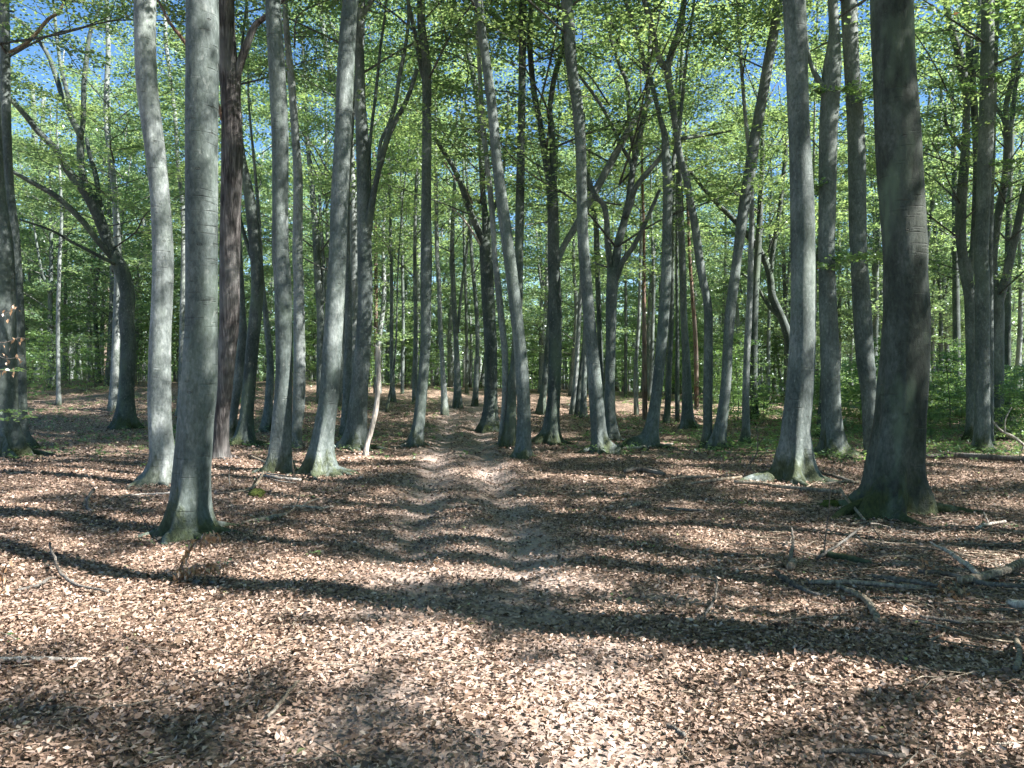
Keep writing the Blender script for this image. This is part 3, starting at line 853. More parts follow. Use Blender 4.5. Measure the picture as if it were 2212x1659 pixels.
t = T('beech_tree', 'pale sinuous beech with a knotted fork near the top', 'tree',
  [(1525,968,24),(1528,930,20),(1529,870,20),(1530,773,19),(1529,663,18),(1517,600,18),(1510,553,18),(1500,480,17),(1488,420,15),(1481,375,16),(1470,345,15),(1462,293,14),(1452,220,14),(1443,160,16),(1441,132,14)], crown='fork', H=19, lean=0.0)
t.limb([(1441,150,14),(1425,130,14),(1414,84,13),(1403,37,12),(1392,0,11)], drift=-.2)
t.limb([(1442,150,14),(1450,116,15),(1465,73,14),(1474,30,13),(1478,0,12)], drift=.3)
t.limb([(1462,300,8),(1500,296,6),(1540,290,5),(1580,282,4)], drift=.4, mat='bark_dark')
T('beech_tree', 'dappled straight beech between the swept foot and the sinuous stem', 'tree',
  [(1486,925,40),(1485,905,26),(1484,850,21),(1482,770,17),(1477,680,15),(1474,553,15),(1470,450,13),(1466,350,12),(1470,200,10),(1476,60,8)])
T('beech_tree', 'rough barked tree leaning strongly right beside the sinuous pale stem', 'tree',
  [(1548,971,40),(1552,945,28),(1560,900,24),(1569,820,22),(1572,750,21),(1577,680,22),(1587,600,21),(1593,553,20),(1604,470,24),(1620,367,25),(1632,290,22),(1645,220,22),(1660,130,22),(1670,80,21),(1681,0,20)], mat='bark', lean=0.0)
T('beech_tree', 'slim dappled beech alone right of the rough leaning tree', 'tree',
  [(1608,960,26),(1611,930,17),(1611,850,15),(1614,750,14),(1619,650,13),(1622,553,12),(1624,450,11),(1620,350,9),(1610,250,8)], mat='bark_pale')
T('beech_tree', 'very dark trunk in the undergrowth behind the slim dappled beech', 'tree',
  [(1628,905,18),(1628,750,18),(1630,640,18),(1640,500,14),(1646,350,10)], mat='bark_dark')
t = T('beech_tree', 'dark tree behind the big right trunk, its limb slanting up left', 'tree',
  [(1714,905,24),(1712,820,20),(1705,740,19),(1690,690,18),(1668,640,17),(1662,590,15),(1640,540,14),(1590,480,12),(1550,440,10),(1505,390,7)], mat='bark_dark', H=14, crown=6)
t.limb([(1664,600,12),(1670,540,11),(1682,470,10),(1690,400,9),(1700,300,8)])
t.limb([(1690,690,10),(1660,660,8),(1630,610,6),(1600,590,5)])
T('beech_tree', 'large smooth beech with root flares, sunlit, right of the path', 'tree',
  [(1718,1042,128),(1719,1020,88),(1719,1000,74),(1719,970,66),(1719,940,60),(1720,920,58),(1726,847,56),(1732,750,52),(1734,650,51),(1735,553,50),(1733,440,49),(1727,293,45),(1721,147,46),(1715,0,46)], lean=0.0)
t = T('beech_tree', 'beech with spreading roots and a thin side limb, between two larger ones', 'tree',
  [(1801,986,80),(1800,966,52),(1799,940,43),(1796,883,39),(1793,773,38),(1789,663,37),(1786,553,34),(1787,440,36),(1789,293,37),(1793,220,38),(1797,147,38),(1802,75,24),(1798,0,20)])
t.limb([(1782,200,15),(1775,185,14),(1756,150,10),(1745,110,8),(1740,60,7)])
t.spray([(1800,208),(1775,200),(1745,192)], 5, .4); t.spray([(1792,203),(1825,196),(1852,188)], 5, .4)
t.spray([(1790,560),(1820,556),(1868,552)], 6, .45, drift=-.6); t.spray([(1788,400),(1770,403),(1752,404)], 4, .32)
t = T('beech_tree', 'beech leaning left behind the darkest trunk, spotted with leaf shadows', 'tree',
  [(1890,985,44),(1884,960,34),(1880,920,32),(1877,850,33),(1869,773,37),(1862,663,38),(1855,553,34),(1853,480,35),(1850,293,35),(1840,147,32),(1834,0,34)])
t.spray([(1852,562),(1880,555),(1915,560)], 6, .42, drift=-.5); t.spray([(1850,225),(1880,208),(1905,205)], 5, .38)
t.spray([(1850,560),(1815,565),(1770,580)], 5, .4, drift=-.8)
T('beech_tree', 'darkest and thickest trunk at front right with mossy root flares', 'tree',
  [(1921,1114,186),(1922,1094,150),(1927,1068,130),(1929,1035,113),(1932,993,104),(1942,920,101),(1950,847,100),(1958,700,92),(1956,600,88),(1955,553,89),(1948,440,88),(1939,293,90),(1931,147,86),(1927,0,84)], mat='bark_mossy', lean=0.0)
t = T('beech_tree', 'pale straight beech at the front of the clump on the right', 'tree',
  [(2122,975,44),(2122,955,31),(2122,900,30),(2122,800,29),(2122,700,28),(2121,600,28),(2119,553,27),(2124,440,27),(2127,350,29),(2130,293,29),(2132,147,26),(2134,0,24)])
t.spray([(2120,205),(2100,195),(2078,188)], 5, .4); t.spray([(2124,175),(2145,165),(2165,168)], 5, .4); t.spray([(2135,362),(2160,352),(2200,350)], 5, .4)
t = T('beech_tree', 'forked beech at the left of the clump on the right', 'tree',
  [(2095,952,34),(2098,920,22),(2098,800,20),(2096,700,20),(2094,640,21),(2088,600,24),(2082,560,25)], crown='fork', H=18)
t.limb([(2084,575,20),(2076,520,20),(2076,440,22),(2085,330,18),(2088,220,14),(2081,165,18),(2070,110,16),(2055,60,14),(2043,0,13)], drift=-.3)
t.limb([(2092,610,16),(2099,570,14),(2105,500,14),(2110,367,15),(2108,293,14),(2104,220,14),(2097,147,16),(2093,73,15),(2086,0,15)], drift=.3)
t.limb([(2104,150,9),(2110,110,10),(2115,60,10),(2118,0,10)], drift=.3)
t.limb([(2082,330,8),(2062,300,8),(2045,270,7),(2040,240,5)], drift=-.5)
T('beech_tree', 'slim twin stem pressed behind the pale straight beech at right', 'tree',
  [(2136,962,20),(2138,800,16),(2138,650,13),(2138,550,12),(2140,440,13),(2144,293,13),(2147,147,14),(2152,0,14)])
t = T('beech_tree', 'three armed beech at the right of the clump on the right', 'tree',
  [(2146,950,34),(2150,915,25),(2152,850,29),(2152,750,30),(2152,680,30),(2152,640,27)], crown='fork', H=18)
t.limb([(2156,660,20),(2165,626,18),(2175,590,17),(2183,553,16),(2195,500,15),(2212,420,14),(2228,350,12)], drift=-.5)
t.limb([(2150,655,20),(2147,600,17),(2145,553,16),(2155,470,16),(2172,385,16),(2176,320,15),(2175,265,15)], drift=.3)
t.limb([(2175,285,9),(2166,255,8),(2150,230,7),(2140,215,5)], drift=.4)
t.limb([(2175,285,11),(2173,230,11),(2185,180,11),(2195,130,10),(2203,110,8),(2190,70,7),(2172,15,6)], drift=.4)
t.limb([(2176,280,9),(2186,260,9),(2192,200,8),(2205,130,6)], drift=.6)
T('beech_tree', 'plain dark beech in the shrubs at the far right edge', 'tree',
  [(2176,912,18),(2176,800,14),(2176,700,14),(2177,600,13),(2178,500,12),(2185,300,10),(2190,100,8)], mat='bark_dark')
T('beech_tree', 'dark beech standing in shrubs left of the clump on the right', 'tree',
  [(2072,885,18),(2068,800,15),(2066,700,15),(2064,553,13),(2062,400,11),(2058,250,9)], mat='bark_dark')
t = T('beech_tree', 'thin branching beech whose stem bends right of the darkest trunk', 'tree',
  [(2010,880,10),(2004,780,10),(1996,680,9),(1994,600,10),(2003,520,9),(2014,440,9),(2020,360,9),(2026,300,8)], H=14)
t.limb([(2026,310,7),(2040,270,6),(2045,220,5)]); t.limb([(2024,310,8),(2033,240,7),(2032,150,6)])
t.limb([(2016,450,6),(2000,300,5),(2012,160,5),(1990,120,4)])
# --- small far trunks between the nearer ones
far = [
 ('dark thin beech right of the swept foot, standing on the slope', [(1440,915,15),(1446,800,11),(1450,700,11),(1452,600,10),(1455,400,8)], 'bark_dark'),
 ('narrow dark beech beside the dappled straight one, behind its left side', [(1463,912,11),(1463,700,8),(1462,600,7),(1462,400,6)], 'bark_dark'),
 ('brown dark pole between the fan beech and the swept foot', [(1393,908,12),(1392,750,10),(1391,620,8),(1391,500,6)], 'pine'),
 ('slim pale twin beech on the slope right of the fan beech', [(1375,897,12),(1373,800,8),(1380,700,8),(1382,620,7),(1386,450,6)], 'bark_pale'),
 ('far slim beech that forks just left of the swept foot', [(1406,865,11),(1410,700,8),(1412,600,8),(1408,500,6)], 'bark'),
 ('thin black stem on the ridge in the gap right of the fan beech', [(1351,860,8),(1352,700,7),(1352,500,5)], 'bark_dark'),
 ('reddish far pine left of the pale sinuous beech', [(1505,885,11),(1503,750,9),(1496,640,8),(1490,553,7),(1484,400,6)], 'pine'),
 ('leaning dark beech on the path slope left of the narrow V', [(1166,895,19),(1176,830,13),(1183,740,11),(1188,650,9),(1192,500,7)], 'bark_dark'),
 ('leaning pale beech at the left of the three between V and curving beech', [(1236,895,14),(1245,800,10),(1250,700,9),(1256,600,8),(1262,450,7)], 'bark_pale'),
 ('middle stem of the three between V and curving beech', [(1247,900,14),(1253,820,10),(1262,740,9),(1268,600,7)], 'bark_dark'),
 ('light footed stem, right one of the three between V and curving beech', [(1259,903,16),(1261,850,12),(1264,750,10),(1266,600,8)], 'bark'),
 ('tall pale beech between the ringed beech and the nearest trunk, far behind', [(388,898,17),(391,850,13),(393,750,13),(395,650,12),(397,553,12),(395,440,10),(388,390,9),(383,330,9),(378,250,9),(368,170,8),(358,90,9),(357,50,8)], 'bark_pale'),
 ('faint slim stem behind the leaning big trunk, on its right', [(742,850,9),(745,700,8),(747,560,7),(752,420,6)], 'bark'),
 ('thin dark beech behind the mound just right of the path end', [(1008,850,8),(1008,700,7),(1003,550,6),(1001,350,5)], 'bark_dark'),
 ('small leaning sapling stem on the bank right of the snag', [(835,890,7),(842,850,5),(850,800,5),(856,730,4)], 'bark_dark'),
 ('slight grey stem between the slender dappled and the slim bank beech', [(869,850,8),(871,700,7),(868,500,6),(866,350,5)], 'bark'),
 ('pale crooked stem behind the large sunlit beech, showing at its foot', [(1744,930,14),(1748,890,11),(1752,850,10),(1757,780,9),(1760,600,8)], 'bark_pale'),
 ('dark beech foot showing left of the spreading rooted beech', [(1774,945,24),(1776,890,18),(1780,820,16),(1782,700,14),(1784,600,12)], 'bark_dark'),
 ('slim straight beech in the gap left of the large sunlit beech', [(1660,880,9),(1660,750,8),(1663,600,7),(1664,450,6)], 'bark'),
 ('far beech with pale patches right of the darkest trunk', [(2026,850,12),(2028,750,10),(2034,600,9),(2040,450,8)], 'bark_pale'),
]
for lb, tr_, mt in far:
    T('pine_tree' if mt == 'pine' else 'beech_tree', lb, 'tree', tr_, mat=mt, H=16, sides=8)

# pale broken snag beside the dark based beech: no crown
t = T('broken_snag', 'pale barkless broken stem leaning beside the dark based beech', 'dead tree',
  [(790,984,15),(792,965,11),(802,930,10.5),(813,880,11),(817,830,10.5),(818,790,10),(817,765,10.5),(816,749,9)], mat='dead_pale', hide_crown=True)
t.limb([(814,757,4),(813,750,3),(811,743,1)], name='splinter'); t.limb([(818,757,4),(819,748,3),(818,741,1)], name='splinter')
# ------------------------------------------------------------------ the wood beyond: whole trees of a few builds, copied
def far_tree(seed, H, low, rad, n_limb, leafL, per, barkm):
    g_ = random.Random(seed)
    pts = [(0, 0, -0.3)]; x = y = 0
    for k in range(1, 7):
        x += g_.uniform(-.22, .22); y += g_.uniform(-.22, .22); pts.append((x, y, H * 0.9 * k / 6))
    C = catmull(pts, 3); rr = np.linspace(0.15, 0.03, len(C)); rr[0] *= 1.5; rr[1] *= 1.2
    parts = [tube(C, rr, 8, wob=.03)]
    if g_.random() < 0.6:   # a fork
        i_ = 6; a = g_.uniform(0, 6.28); q = C[i_]
        e = [q + np.array([math.cos(a) * w, math.sin(a) * w, h]) for w, h in ((0, 0), (.45, 1.5), (.8, 4), (1.5, 7.5))]
        c2 = catmull(e, 3); parts.append(tube(c2, np.linspace(rr[i_] * .8, .02, len(c2)), 6))
    V, F = join(parts)
    trunk = np_mesh('trunk', V, F, barkm)
    tb, S, D = grow(low, H, rad, n_limb, seed + 5, 0.0, 0.05, 4, 0.35)
    V, F = join(tb[1:]); wood = np_mesh('branches', V, F, M['twig'])
    V, F, r = sprays(S, D, per, 0.95, leafL, seed=seed + 9)
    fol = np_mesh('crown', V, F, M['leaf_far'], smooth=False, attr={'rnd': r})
    return trunk, wood, fol
kinds_far = [far_tree(300 + k, 17 + 1.5 * (k % 3), 2.4 + 0.9 * (k % 3), 3.0 + 0.3 * (k % 2), 22, 0.16, 36, M['bark'] if k % 2 else M['bark_pale']) for k in range(5)]

def place_tree(kind, x, y, rz, s, label, group, name='beech_tree'):
    root = empty(name, (x, y, tz(x, y)))
    root.rotation_euler = (R(rng.uniform(-3, 3)), R(rng.uniform(-3, 3)), rz); root.scale = (s, s, s * rng.uniform(0.92, 1.1))
    tag(root, label, 'tree', group)
    for nm, me_ in zip(('trunk', 'branches', 'crown'), kind):
        link_mesh(nm, me_, root)
    return root

placed = [(t_.root.location.x, t_.root.location.y) for t_ in trees]
def free(x, y, dmin):
    for a, b in placed:
        if (a - x) ** 2 + (b - y) ** 2 < dmin * dmin: return False
    return True
n_far = 0
marks = [(127, 'thin white stem'), (270, 'dark crooked beech'), (345, 'ringed beech'), (430, 'nearest beech'), (490, 'furrowed trunk'), (610, 'straight grey beech'),
         (710, 'leaning big beech'), (785, 'dark based beech'), (915, 'path side beech'), (1057, 'knobbly forked beech'), (1128, 'pale footed beech'), (1197, 'narrow V beech'),
         (1280, 'long curving beech'), (1425, 'swept foot beech'), (1529, 'sinuous beech'), (1612, 'slim dappled beech'), (1725, 'large sunlit beech'), (1793, 'rooted beech'),
         (1945, 'darkest trunk'), (2122, 'pale clump beech')]
for (y0, y1, want, dmin) in ((37, 52, 60, 1.7), (52, 70, 65, 2.0), (70, 100, 45, 2.5)):
    c = 0; tries = 0
    while c < want and tries < 6000:
        tries += 1
        y = rng.uniform(y0, y1); x = rng.uniform(-0.8, 0.8) * y
        if not free(x, y, dmin): continue
        if y < 46 and abs(x - path_c(y)) < 2.0: continue
        placed.append((x, y)); c += 1; n_far += 1
        pxx = CX + FX * x / y; gi = sum(1 for v, _ in marks if v < pxx)
        gap = 'left of the %s' % marks[0][1] if gi == 0 else 'right of the %s' % marks[-1][1] if gi == len(marks) else 'between %s and %s' % (marks[gi - 1][1], marks[gi][1])
        zone = ('first', 'middle', 'last')[(37, 52, 70).index(y0)]
        place_tree(kinds_far[int(rng.integers(5))], float(x), float(y), rng.uniform(0, 6.28), rng.uniform(0.8, 1.15),
                   'far leafy beech, %s rows, ' % zone + gap,
                   'far beeches ' + gap)

# trees round the viewer that stand outside the photograph and shade the floor
near_kind = []
for k in range(3):
    g_ = random.Random(900 + k)
    pts = [(0, 0, -.3)]; x = y = 0
    for q in range(1, 8):
        x += g_.uniform(-.25, .25); y += g_.uniform(-.25, .25); pts.append((x, y, 17 * q / 7))
    C = catmull(pts, 4); rr = np.linspace(0.24, 0.07, len(C)); rr[:3] *= np.array([1.6, 1.35, 1.12])
    V, F = tube(C, rr, 16, ([(q * 1.2, 0.3) for q in range(5)], 0, 0.35), wob=.03, seed=k)
    near_kind.append((np_mesh('trunk', V, F, M['bark']), C))
near_spots = []
for p, q, c in ((9, 7.0, .3), (15, 6.7, .3), (21, 7.2, .4), (12, 9.6, .55), (7.5, 8.8, .4), (18, 10.2, .6), (24, 8.6, .6), (11, 1.6, .45), (7, 6.7, .6), (6.5, 4.75, .25), (17, 3.9, .25), (10.5, 4.85, .26), (24, 5.0, .25), (14, 8.0, .26), (22, 6.0, .25), (9.5, 5.9, .26), (28, 7.6, .3), (8.5, 4.15, .25)):
    near_spots.append((p * .94 + q * .342, -p * .342 + q * .94, 1.0 if c > .26 else .62, 7.5, c))  # hand-placed unseen trees, added to cast shadow bands and shade near trunks
_g = random.Random(11)
for k in range(400):
    x = _g.uniform(-16, 38); y = _g.uniform(-26, 24)
    if y > 1.5 and abs(x) < 0.95 * y + 1.5: continue
    if x * 0.94 - y * 0.342 < -5: continue
    if abs(x) < 2.2 and abs(y) < 2.5: continue
    if not all((a - x) ** 2 + (b - y) ** 2 > 2.9 ** 2 for a, b, *_ in near_spots): continue
    if not free(x, y, 2.5): continue
    near_spots.append((x, y, _g.uniform(.85, 1.15), _g.uniform(8, 10)))
near_spots = near_spots[:74]
def crown_fit(x, y):
    """narrow crowns beside the open strip that lets the sun down to the clearing in front"""
    q = x * 0.342 + y * 0.94; p = x * 0.94 - y * 0.342
    if p < 2: return 1.05
    gap = max(3.3 - q, q - 6.0, 0.0)
    return min(1.05, max(0.22, gap / 3.9 * 1.15))

near_spots = [(x + (.342 * 1.3 if 2.9 < x * .342 + y * .94 < 4.6 and x * .94 - y * .342 > 2 else 0), y + (.94 * 1.3 if 2.9 < x * .342 + y * .94 < 4.6 and x * .94 - y * .342 > 2 else 0), *rr) for x, y, *rr in near_spots]
near_spots = [v for v in near_spots if v[1] < 1.5 or abs(v[0]) > 0.9 * v[1] + 1.3]
for k, (x, y, s, h, *fit) in enumerate(near_spots):
    me_, C = near_kind[k % 3]
    root = empty('beech_tree', (x, y, tz(x, y))); root.scale = (s, s, s); root.rotation_euler = (0, 0, k * 1.3)
    tag(root, 'tall smooth beech of the wood, unseen, placed to shade the clearing', 'tree', 'unseen beeches placed for shade')
    link_mesh('trunk', me_, root)
    q = C[int(np.argmin(np.abs(C[:, 2] - h)))]
    for nm, m_ in zip(('branches', 'crown'), dense_kinds[k % 4]):
        o = link_mesh(nm, m_, root, tuple(q)); o.rotation_euler = (0, 0, k * 2.1); cs = fit[0] if fit else crown_fit(x, y); o.scale = (cs, cs, 1.0)

# ------------------------------------------------------------------ young beeches: layered green shrubs
def sapling(seed, H, rad, n_l, leafL):
    g_ = random.Random(seed)
    pts = [(0, 0, -.1)]; x = y = 0
    for k in range(1, 5):
        x += g_.uniform(-.1, .1) * H / 3; y += g_.uniform(-.1, .1) * H / 3; pts.append((x, y, H * k / 4))
    C = catmull(pts, 4)
    V, F = tube(C, np.linspace(0.012 * H / 2 + .006, 0.004, len(C)), 6)
    stem = np_mesh('stem', V, F, M['twig'])
    tubes, S, D = [], [], []
    for k in range(n_l):
        t = 0.12 + 0.88 * (k + g_.random()) / n_l
        p0 = C[min(int(t * (len(C) - 1)), len(C) - 1)]
        a = k * 2.4 + g_.uniform(-.4, .4); L = rad * (1.05 - 0.7 * t) * g_.uniform(.7, 1.2)
        d = np.array([math.cos(a), math.sin(a), g_.uniform(0.0, .3)])
        p1 = p0 + d * L * .5; p2 = p0 + d * L + np.array([0, 0, -0.05 * L])
        tubes.append(tube(np.array([p0, p1, p2]), [.008, .006, .003], 3))
        S += [p0 + d * L * .35, p0 + d * L * .75]; D += [d, d]
    V, F = join(tubes); wood = np_mesh('branches', V, F, M['twig'])
    V, F, r = sprays(np.array(S), np.array(D), 46, rad * 0.42, leafL, droop=.1, thick=.05, seed=seed)
    return stem, wood, np_mesh('leaves', V, F, M['leaf_fresh'], smooth=False, attr={'rnd': r})
sap_kinds = [sapling(400, 3.2, 1.5, 22, .1), sapling(401, 4.4, 1.7, 28, .11), sapling(402, 1.6, 1.0, 14, .09), sapling(403, 1.1, 0.9, 11, .085), sapling(404, 2.3, 1.4, 18, .1)]
def put_sap(k, x, y, s, label, group):
    root = empty('beech_sapling', (float(x), float(y), tz(x, y))); root.scale = (s, s, s); root.rotation_euler = (0, 0, rng.uniform(0, 6.28))
    tag(root, label, 'sapling', group)
    for nm, m_ in zip(('stem', 'branches', 'leaves'), sap_kinds[k]): link_mesh(nm, m_, root)
def sap_px(k, px, d, s, label, group):
    x = (px - CX) / FX * d; put_sap(k, x, d, s, label, group)
g1 = 'young beeches at the left edge of the wood'
for px, d, k in ((95, 37, 0), (150, 39, 1), (185, 36, 4), (205, 41, 0), (60, 34, 4), (300, 42, 1), (470, 44, 0), (20, 38, 1), (560, 43, 4), (385, 45, 1), (640, 46, 0)):
    sap_px(k, px, d, 1.0, 'young beech with layered bright leaves on the left bank behind the trunks', g1)
g2 = 'young beeches in the green undergrowth on the right'
for k in range(88):
    y = rng.uniform(20.5, 40); px = rng.uniform(1560, 2330)
    if px < 1700 and y < 25: continue
    x = (px - CX) / FX * y
    if not free(x, y, 0.8): continue
    put_sap(int(rng.choice([2, 3, 3, 4, 2, 0])), x, y, rng.uniform(.7, 1.1), 'low bushy young beech in the green undergrowth behind the right hand trunks', g2)
g3 = 'young beeches along the ridge behind the path'
for k in range(46):
    y = rng.uniform(38, 60); px = rng.uniform(640, 1720)
    x = (px - CX) / FX * y
    if abs(x - path_c(y)) < 1.2 or not free(x, y, .8): continue
    put_sap(int(rng.choice([0, 1, 4])), x, y, rng.uniform(.8, 1.3), 'young leafy beech on the ridge behind the path', g3)
g4 = 'young beeches deep in the background'
for k in range(60):
    y = rng.uniform(48, 90); x = rng.uniform(-.75, .75) * y
    put_sap(int(rng.choice([0, 1])), x, y, rng.uniform(1.0, 1.8), 'leafy young beech filling the gaps between far trunks', g4)

def distant_trunks():
    parts = []
    for k in range(420):
        y = rng.uniform(68, 115); x = rng.uniform(-.8, .8) * y; z = tz(x, y); h = rng.uniform(9, 16); b = rng.normal(0, .5, 4)
        P = np.array([[x, y, z - .3], [x + b[0] * .4, y, z + h * .35], [x + b[1], y, z + h * .7], [x + b[2] * 1.3, y + b[3], z + h]])
        parts.append(tube(catmull(P, 3), np.linspace(rng.uniform(.09, .2), .04, 10), 6))
    V, F = join(parts)
    tag(link_mesh('distant_trunks', np_mesh('distant_trunks', V, F, M['bark'])), 'countless thin trunks crowding the farthest part of the wood', 'far trunks', kind='stuff')
distant_trunks()

# a far mass of foliage closes the view behind the last trunks
def far_wood():
    n = 260000
    y = rng.uniform(88, 140, n); x = rng.uniform(-.9, .9, n) * y
    top = 15 + 3 * np.sin(x * .21 + 1) + 2 * np.sin(x * .53 + y * .1)
    u = rng.uniform(0, 1, n)
    z = 0.1 + (top) * u ** 1.5
    cl = np.sin(x * .7 + 2 * np.sin(y * .31)) * np.sin(z * 1.1 + x * .4) * np.sin(y * .45 + z * .3)
    k = (cl > -0.35) | (z < 7)
    x, y, z = x[k], y[k], z[k]; n = len(x)
    C = np.stack([x, y, z + terrain(x, y)], -1); L = rng.uniform(.3, .75, n)
    V, F, r = rot_leaves(C, L, L * .55, rng.uniform(0, 6.28, n), rng.normal(0, .4, n), rng.normal(0, .5, n), rng.uniform(0, .2, n), rng.uniform(.05, 1, n))
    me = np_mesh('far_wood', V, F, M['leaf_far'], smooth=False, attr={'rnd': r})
    tag(link_mesh('far_wood', me), 'green mass of distant foliage closing the wood behind all trunks', 'far wood', kind='stuff')
far_wood()

# ------------------------------------------------------------------ fallen branches and small things on the floor
def fallen(label, trace, mat='dead', name='fallen_branch', lift=None, cat='fallen branch', fork=None, sink=0.2):
    P, r = [], []
    n = len(trace)
    for k, (x, y, w) in enumerate(trace):
        p = hit(x, y); rr = w / 2 * p[1] / FX * 1.15
        up = lift[k] if lift else 0
        p = p + np.array([0, rr, 0]); p[2] = tz(p[0], p[1]) + rr * (1 - sink) + 0.03 + up
        P.append(p); r.append(rr)
    root_loc = P[n // 2].copy()
    C = catmull(np.column_stack([P, r]), 5)
    C[:, 0] += rng.normal(0, .004, len(C)); C[:, 2] += rng.normal(0, .003, len(C))
    V, F = tube(C[:, :3], C[:, 3], 12, wob=.08, seed=int(trace[0][0]))
    o = link_mesh(name, np_mesh(name, V - root_loc, F, M[mat]), None, tuple(root_loc))
    tag(o, label, cat)
    if fork:
        for f in fork:
            PP, RR = [], []
            for (x, y, w, up) in f:
                p = hit(x, y); rr = w / 2 * p[1] / FX; p[2] += rr + up; PP.append(p); RR.append(rr)
            C = catmull(np.column_stack([PP, RR]), 4)
            V, F = tube(C[:, :3], C[:, 3], 6, wob=.06)
            link_mesh('side_twig', np_mesh('side_twig', V - root_loc, F, M[mat]), o)
    return o
fallen('pale bleached pointed branch lying at front right', [(2009,1191,3),(2050,1212,7),(2090,1237,9),(2118,1258,10)], 'dead_pale', lift=[.05,.04,.02,.0])
fallen('thick tan branch entering from the right edge, bark peeled', [(2078,1272,14),(2130,1264,16),(2180,1256,16),(2214,1249,17),(2270,1240,17)], 'dead', lift=[0,.0,.03,.06,.1])
fallen('long straight brown branch lying level in the right branch pile', [(1749,1272,8),(1800,1273,9),(1868,1274,10),(1930,1280,9),(1996,1286,9)], 'dead')
fallen('curved grey branch pointing towards the viewer under the branch pile', [(1810,1280,8),(1849,1296,11),(1878,1317,12),(1894,1345,12),(1901,1360,13)], 'dead')
fallen('grey jointed branch curving left of the branch pile', [(1677,1249,8),(1697,1267,11),(1728,1283,10),(1768,1298,7)], 'dead_dark')
fallen('short forked grey stick standing up at the left of the branch pile', [(1710,1175,3),(1714,1199,6),(1708,1228,8)], 'dead_dark', lift=[.12,.05,0])
fallen('stubby broken log end left of the branch pile', [(1718,1228,14),(1710,1243,16)], 'dead')
fallen('thin dark arching branch rising above the pile', [(1768,1217,6),(1815,1199,5),(1849,1180,4.5),(1883,1163,3.5),(1925,1164,2.5)], 'dead_dark', lift=[0,.06,.1,.12,.08],
       fork=[[(1849,1180,3,.1),(1870,1190,2,.06),(1885,1196,1.5,.02)],[(1883,1163,3,.12),(1905,1178,2,.05),(1930,1190,2,.0)]])
fallen('short mossy grey log behind the branch pile', [(1778,1207,11),(1810,1217,13),(1854,1224,11),(1882,1228,8)], 'bark')
fallen('grey branch lying behind the long straight brown one', [(1885,1257,7),(1946,1266,9),(2000,1275,8),(2040,1280,6)], 'dead_dark')
fallen('greenish branch running under the thick tan one', [(1985,1246,7),(2041,1252,9),(2083,1262,10),(2140,1276,9),(2214,1280,9)], 'dead_dark')
fallen('pale weathered wood end poking in at the right edge below the pile', [(2186,1321,15),(2212,1328,17),(2250,1334,17)], 'dead_pale')
fallen('dark straight branch lying along the bottom edge at right', [(1778,1644,8),(1850,1649,9),(1958,1657,9)], 'dead_dark')
fallen('short dark stick end near the bottom right of centre', [(1443,1588,9),(1460,1598,9),(1480,1610,9)], 'dead_dark')
fallen('thin grey stick slanting on the shaded leaves bottom left of centre', [(643,1486,5),(620,1516,6),(600,1539,7),(578,1572,7)], 'dead')
fallen('short bare stick by the foot of the nearest beech', [(337,1175,5),(360,1170,7),(383,1164,6)], 'dead')
fallen('pale straight stick half buried at the left edge', [(-20,1441,9),(80,1439,9),(193,1436,6)], 'dead_pale', sink=1.1)
fallen('dark bent twig with raised end on the left leaves', [(106,1213,4),(118,1238,5),(133,1259,6),(167,1277,6),(233,1289,4)], 'dead_dark', lift=[.12,.06,.02,0,0])
fallen('dark stick crossing behind the bent twig at left', [(37,1288,5),(83,1275,6),(100,1265,6),(119,1259,4)], 'dead_dark')
fallen('brown branch on leaves right of the nearest beech', [(520,1136,5),(569,1131,8),(617,1120,7),(638,1106,4)], 'dead', fork=[[(617,1120,4,.02),(640,1110,3,.1),(648,1094,2,.16)]])
fallen('curved pale branch with raised tip beside the moss clump', [(462,1073,2.5),(520,1068,4),(552,1057,5),(569,1036,4)], 'dead', lift=[0,0,.02,.1])
fallen('long white weathered branch left of the nearest beech', [(262,1077,2),(300,1073,3.5),(345,1072,4),(378,1070,4)], 'dead_pale', sink=.7)
fallen('pale bundle of thin sticks before the straight grey beech', [(562,1031,4),(590,1037,5),(620,1041,5),(650,1042,4)], 'dead_pale', fork=[[(566,1033,3,.03),(600,1044,3,.03),(640,1047,2,.02)],[(575,1030,3,.05),(610,1034,3,.04),(645,1036,2,.02)]])
fallen('small hooked dead stick on the shadow at left', [(200,1075,6),(190,1089,6),(188,1104,6),(199,1114,5)], 'dead_dark', lift=[.06,.04,0,0])
fallen('whitish branched twig lying right of the nearest beech', [(611,1103,3),(650,1100,3),(690,1104,4),(720,1101,3)], 'dead_pale', fork=[[(650,1100,3,.02),(668,1093,2,.05),(690,1090,2,.08)]])
fallen('long dark log in the green plants at the right edge', [(1988,993,9),(2040,993,9),(2080,992,10),(2212,1000,11),(2300,1003,11)], 'dead_dark', name='fallen_log', cat='log')
fallen('grey branch lying left of the large sunlit beech', [(1492,1051,4),(1544,1046,7),(1603,1038,5)], 'dead')
fallen('long grey branch in front of the large sunlit beech', [(1586,1048,6),(1640,1053,7),(1697,1060,7),(1760,1066,7),(1818,1073,8)], 'dead', fork=[[(1730,1064,4,.02),(1760,1056,3,.08),(1780,1050,2,.1)]])
fallen('stick leaning from the left root of the darkest trunk', [(1816,1085,5),(1840,1107,6),(1870,1132,4)], 'dead', lift=[.14,.05,0])
fallen('straight stick in front of the darkest trunk, lying level', [(1838,1141,4),(1860,1138,5),(1908,1134,6)], 'dead')
fallen('mossy old branch ring on the leaves right of the path', [(1350,1026,7),(1378,1022,9),(1410,1026,8),(1436,1032,7)], 'dead_dark', fork=[[(1378,1022,6,.0),(1400,1017,7,.02),(1430,1021,6,.0)]])
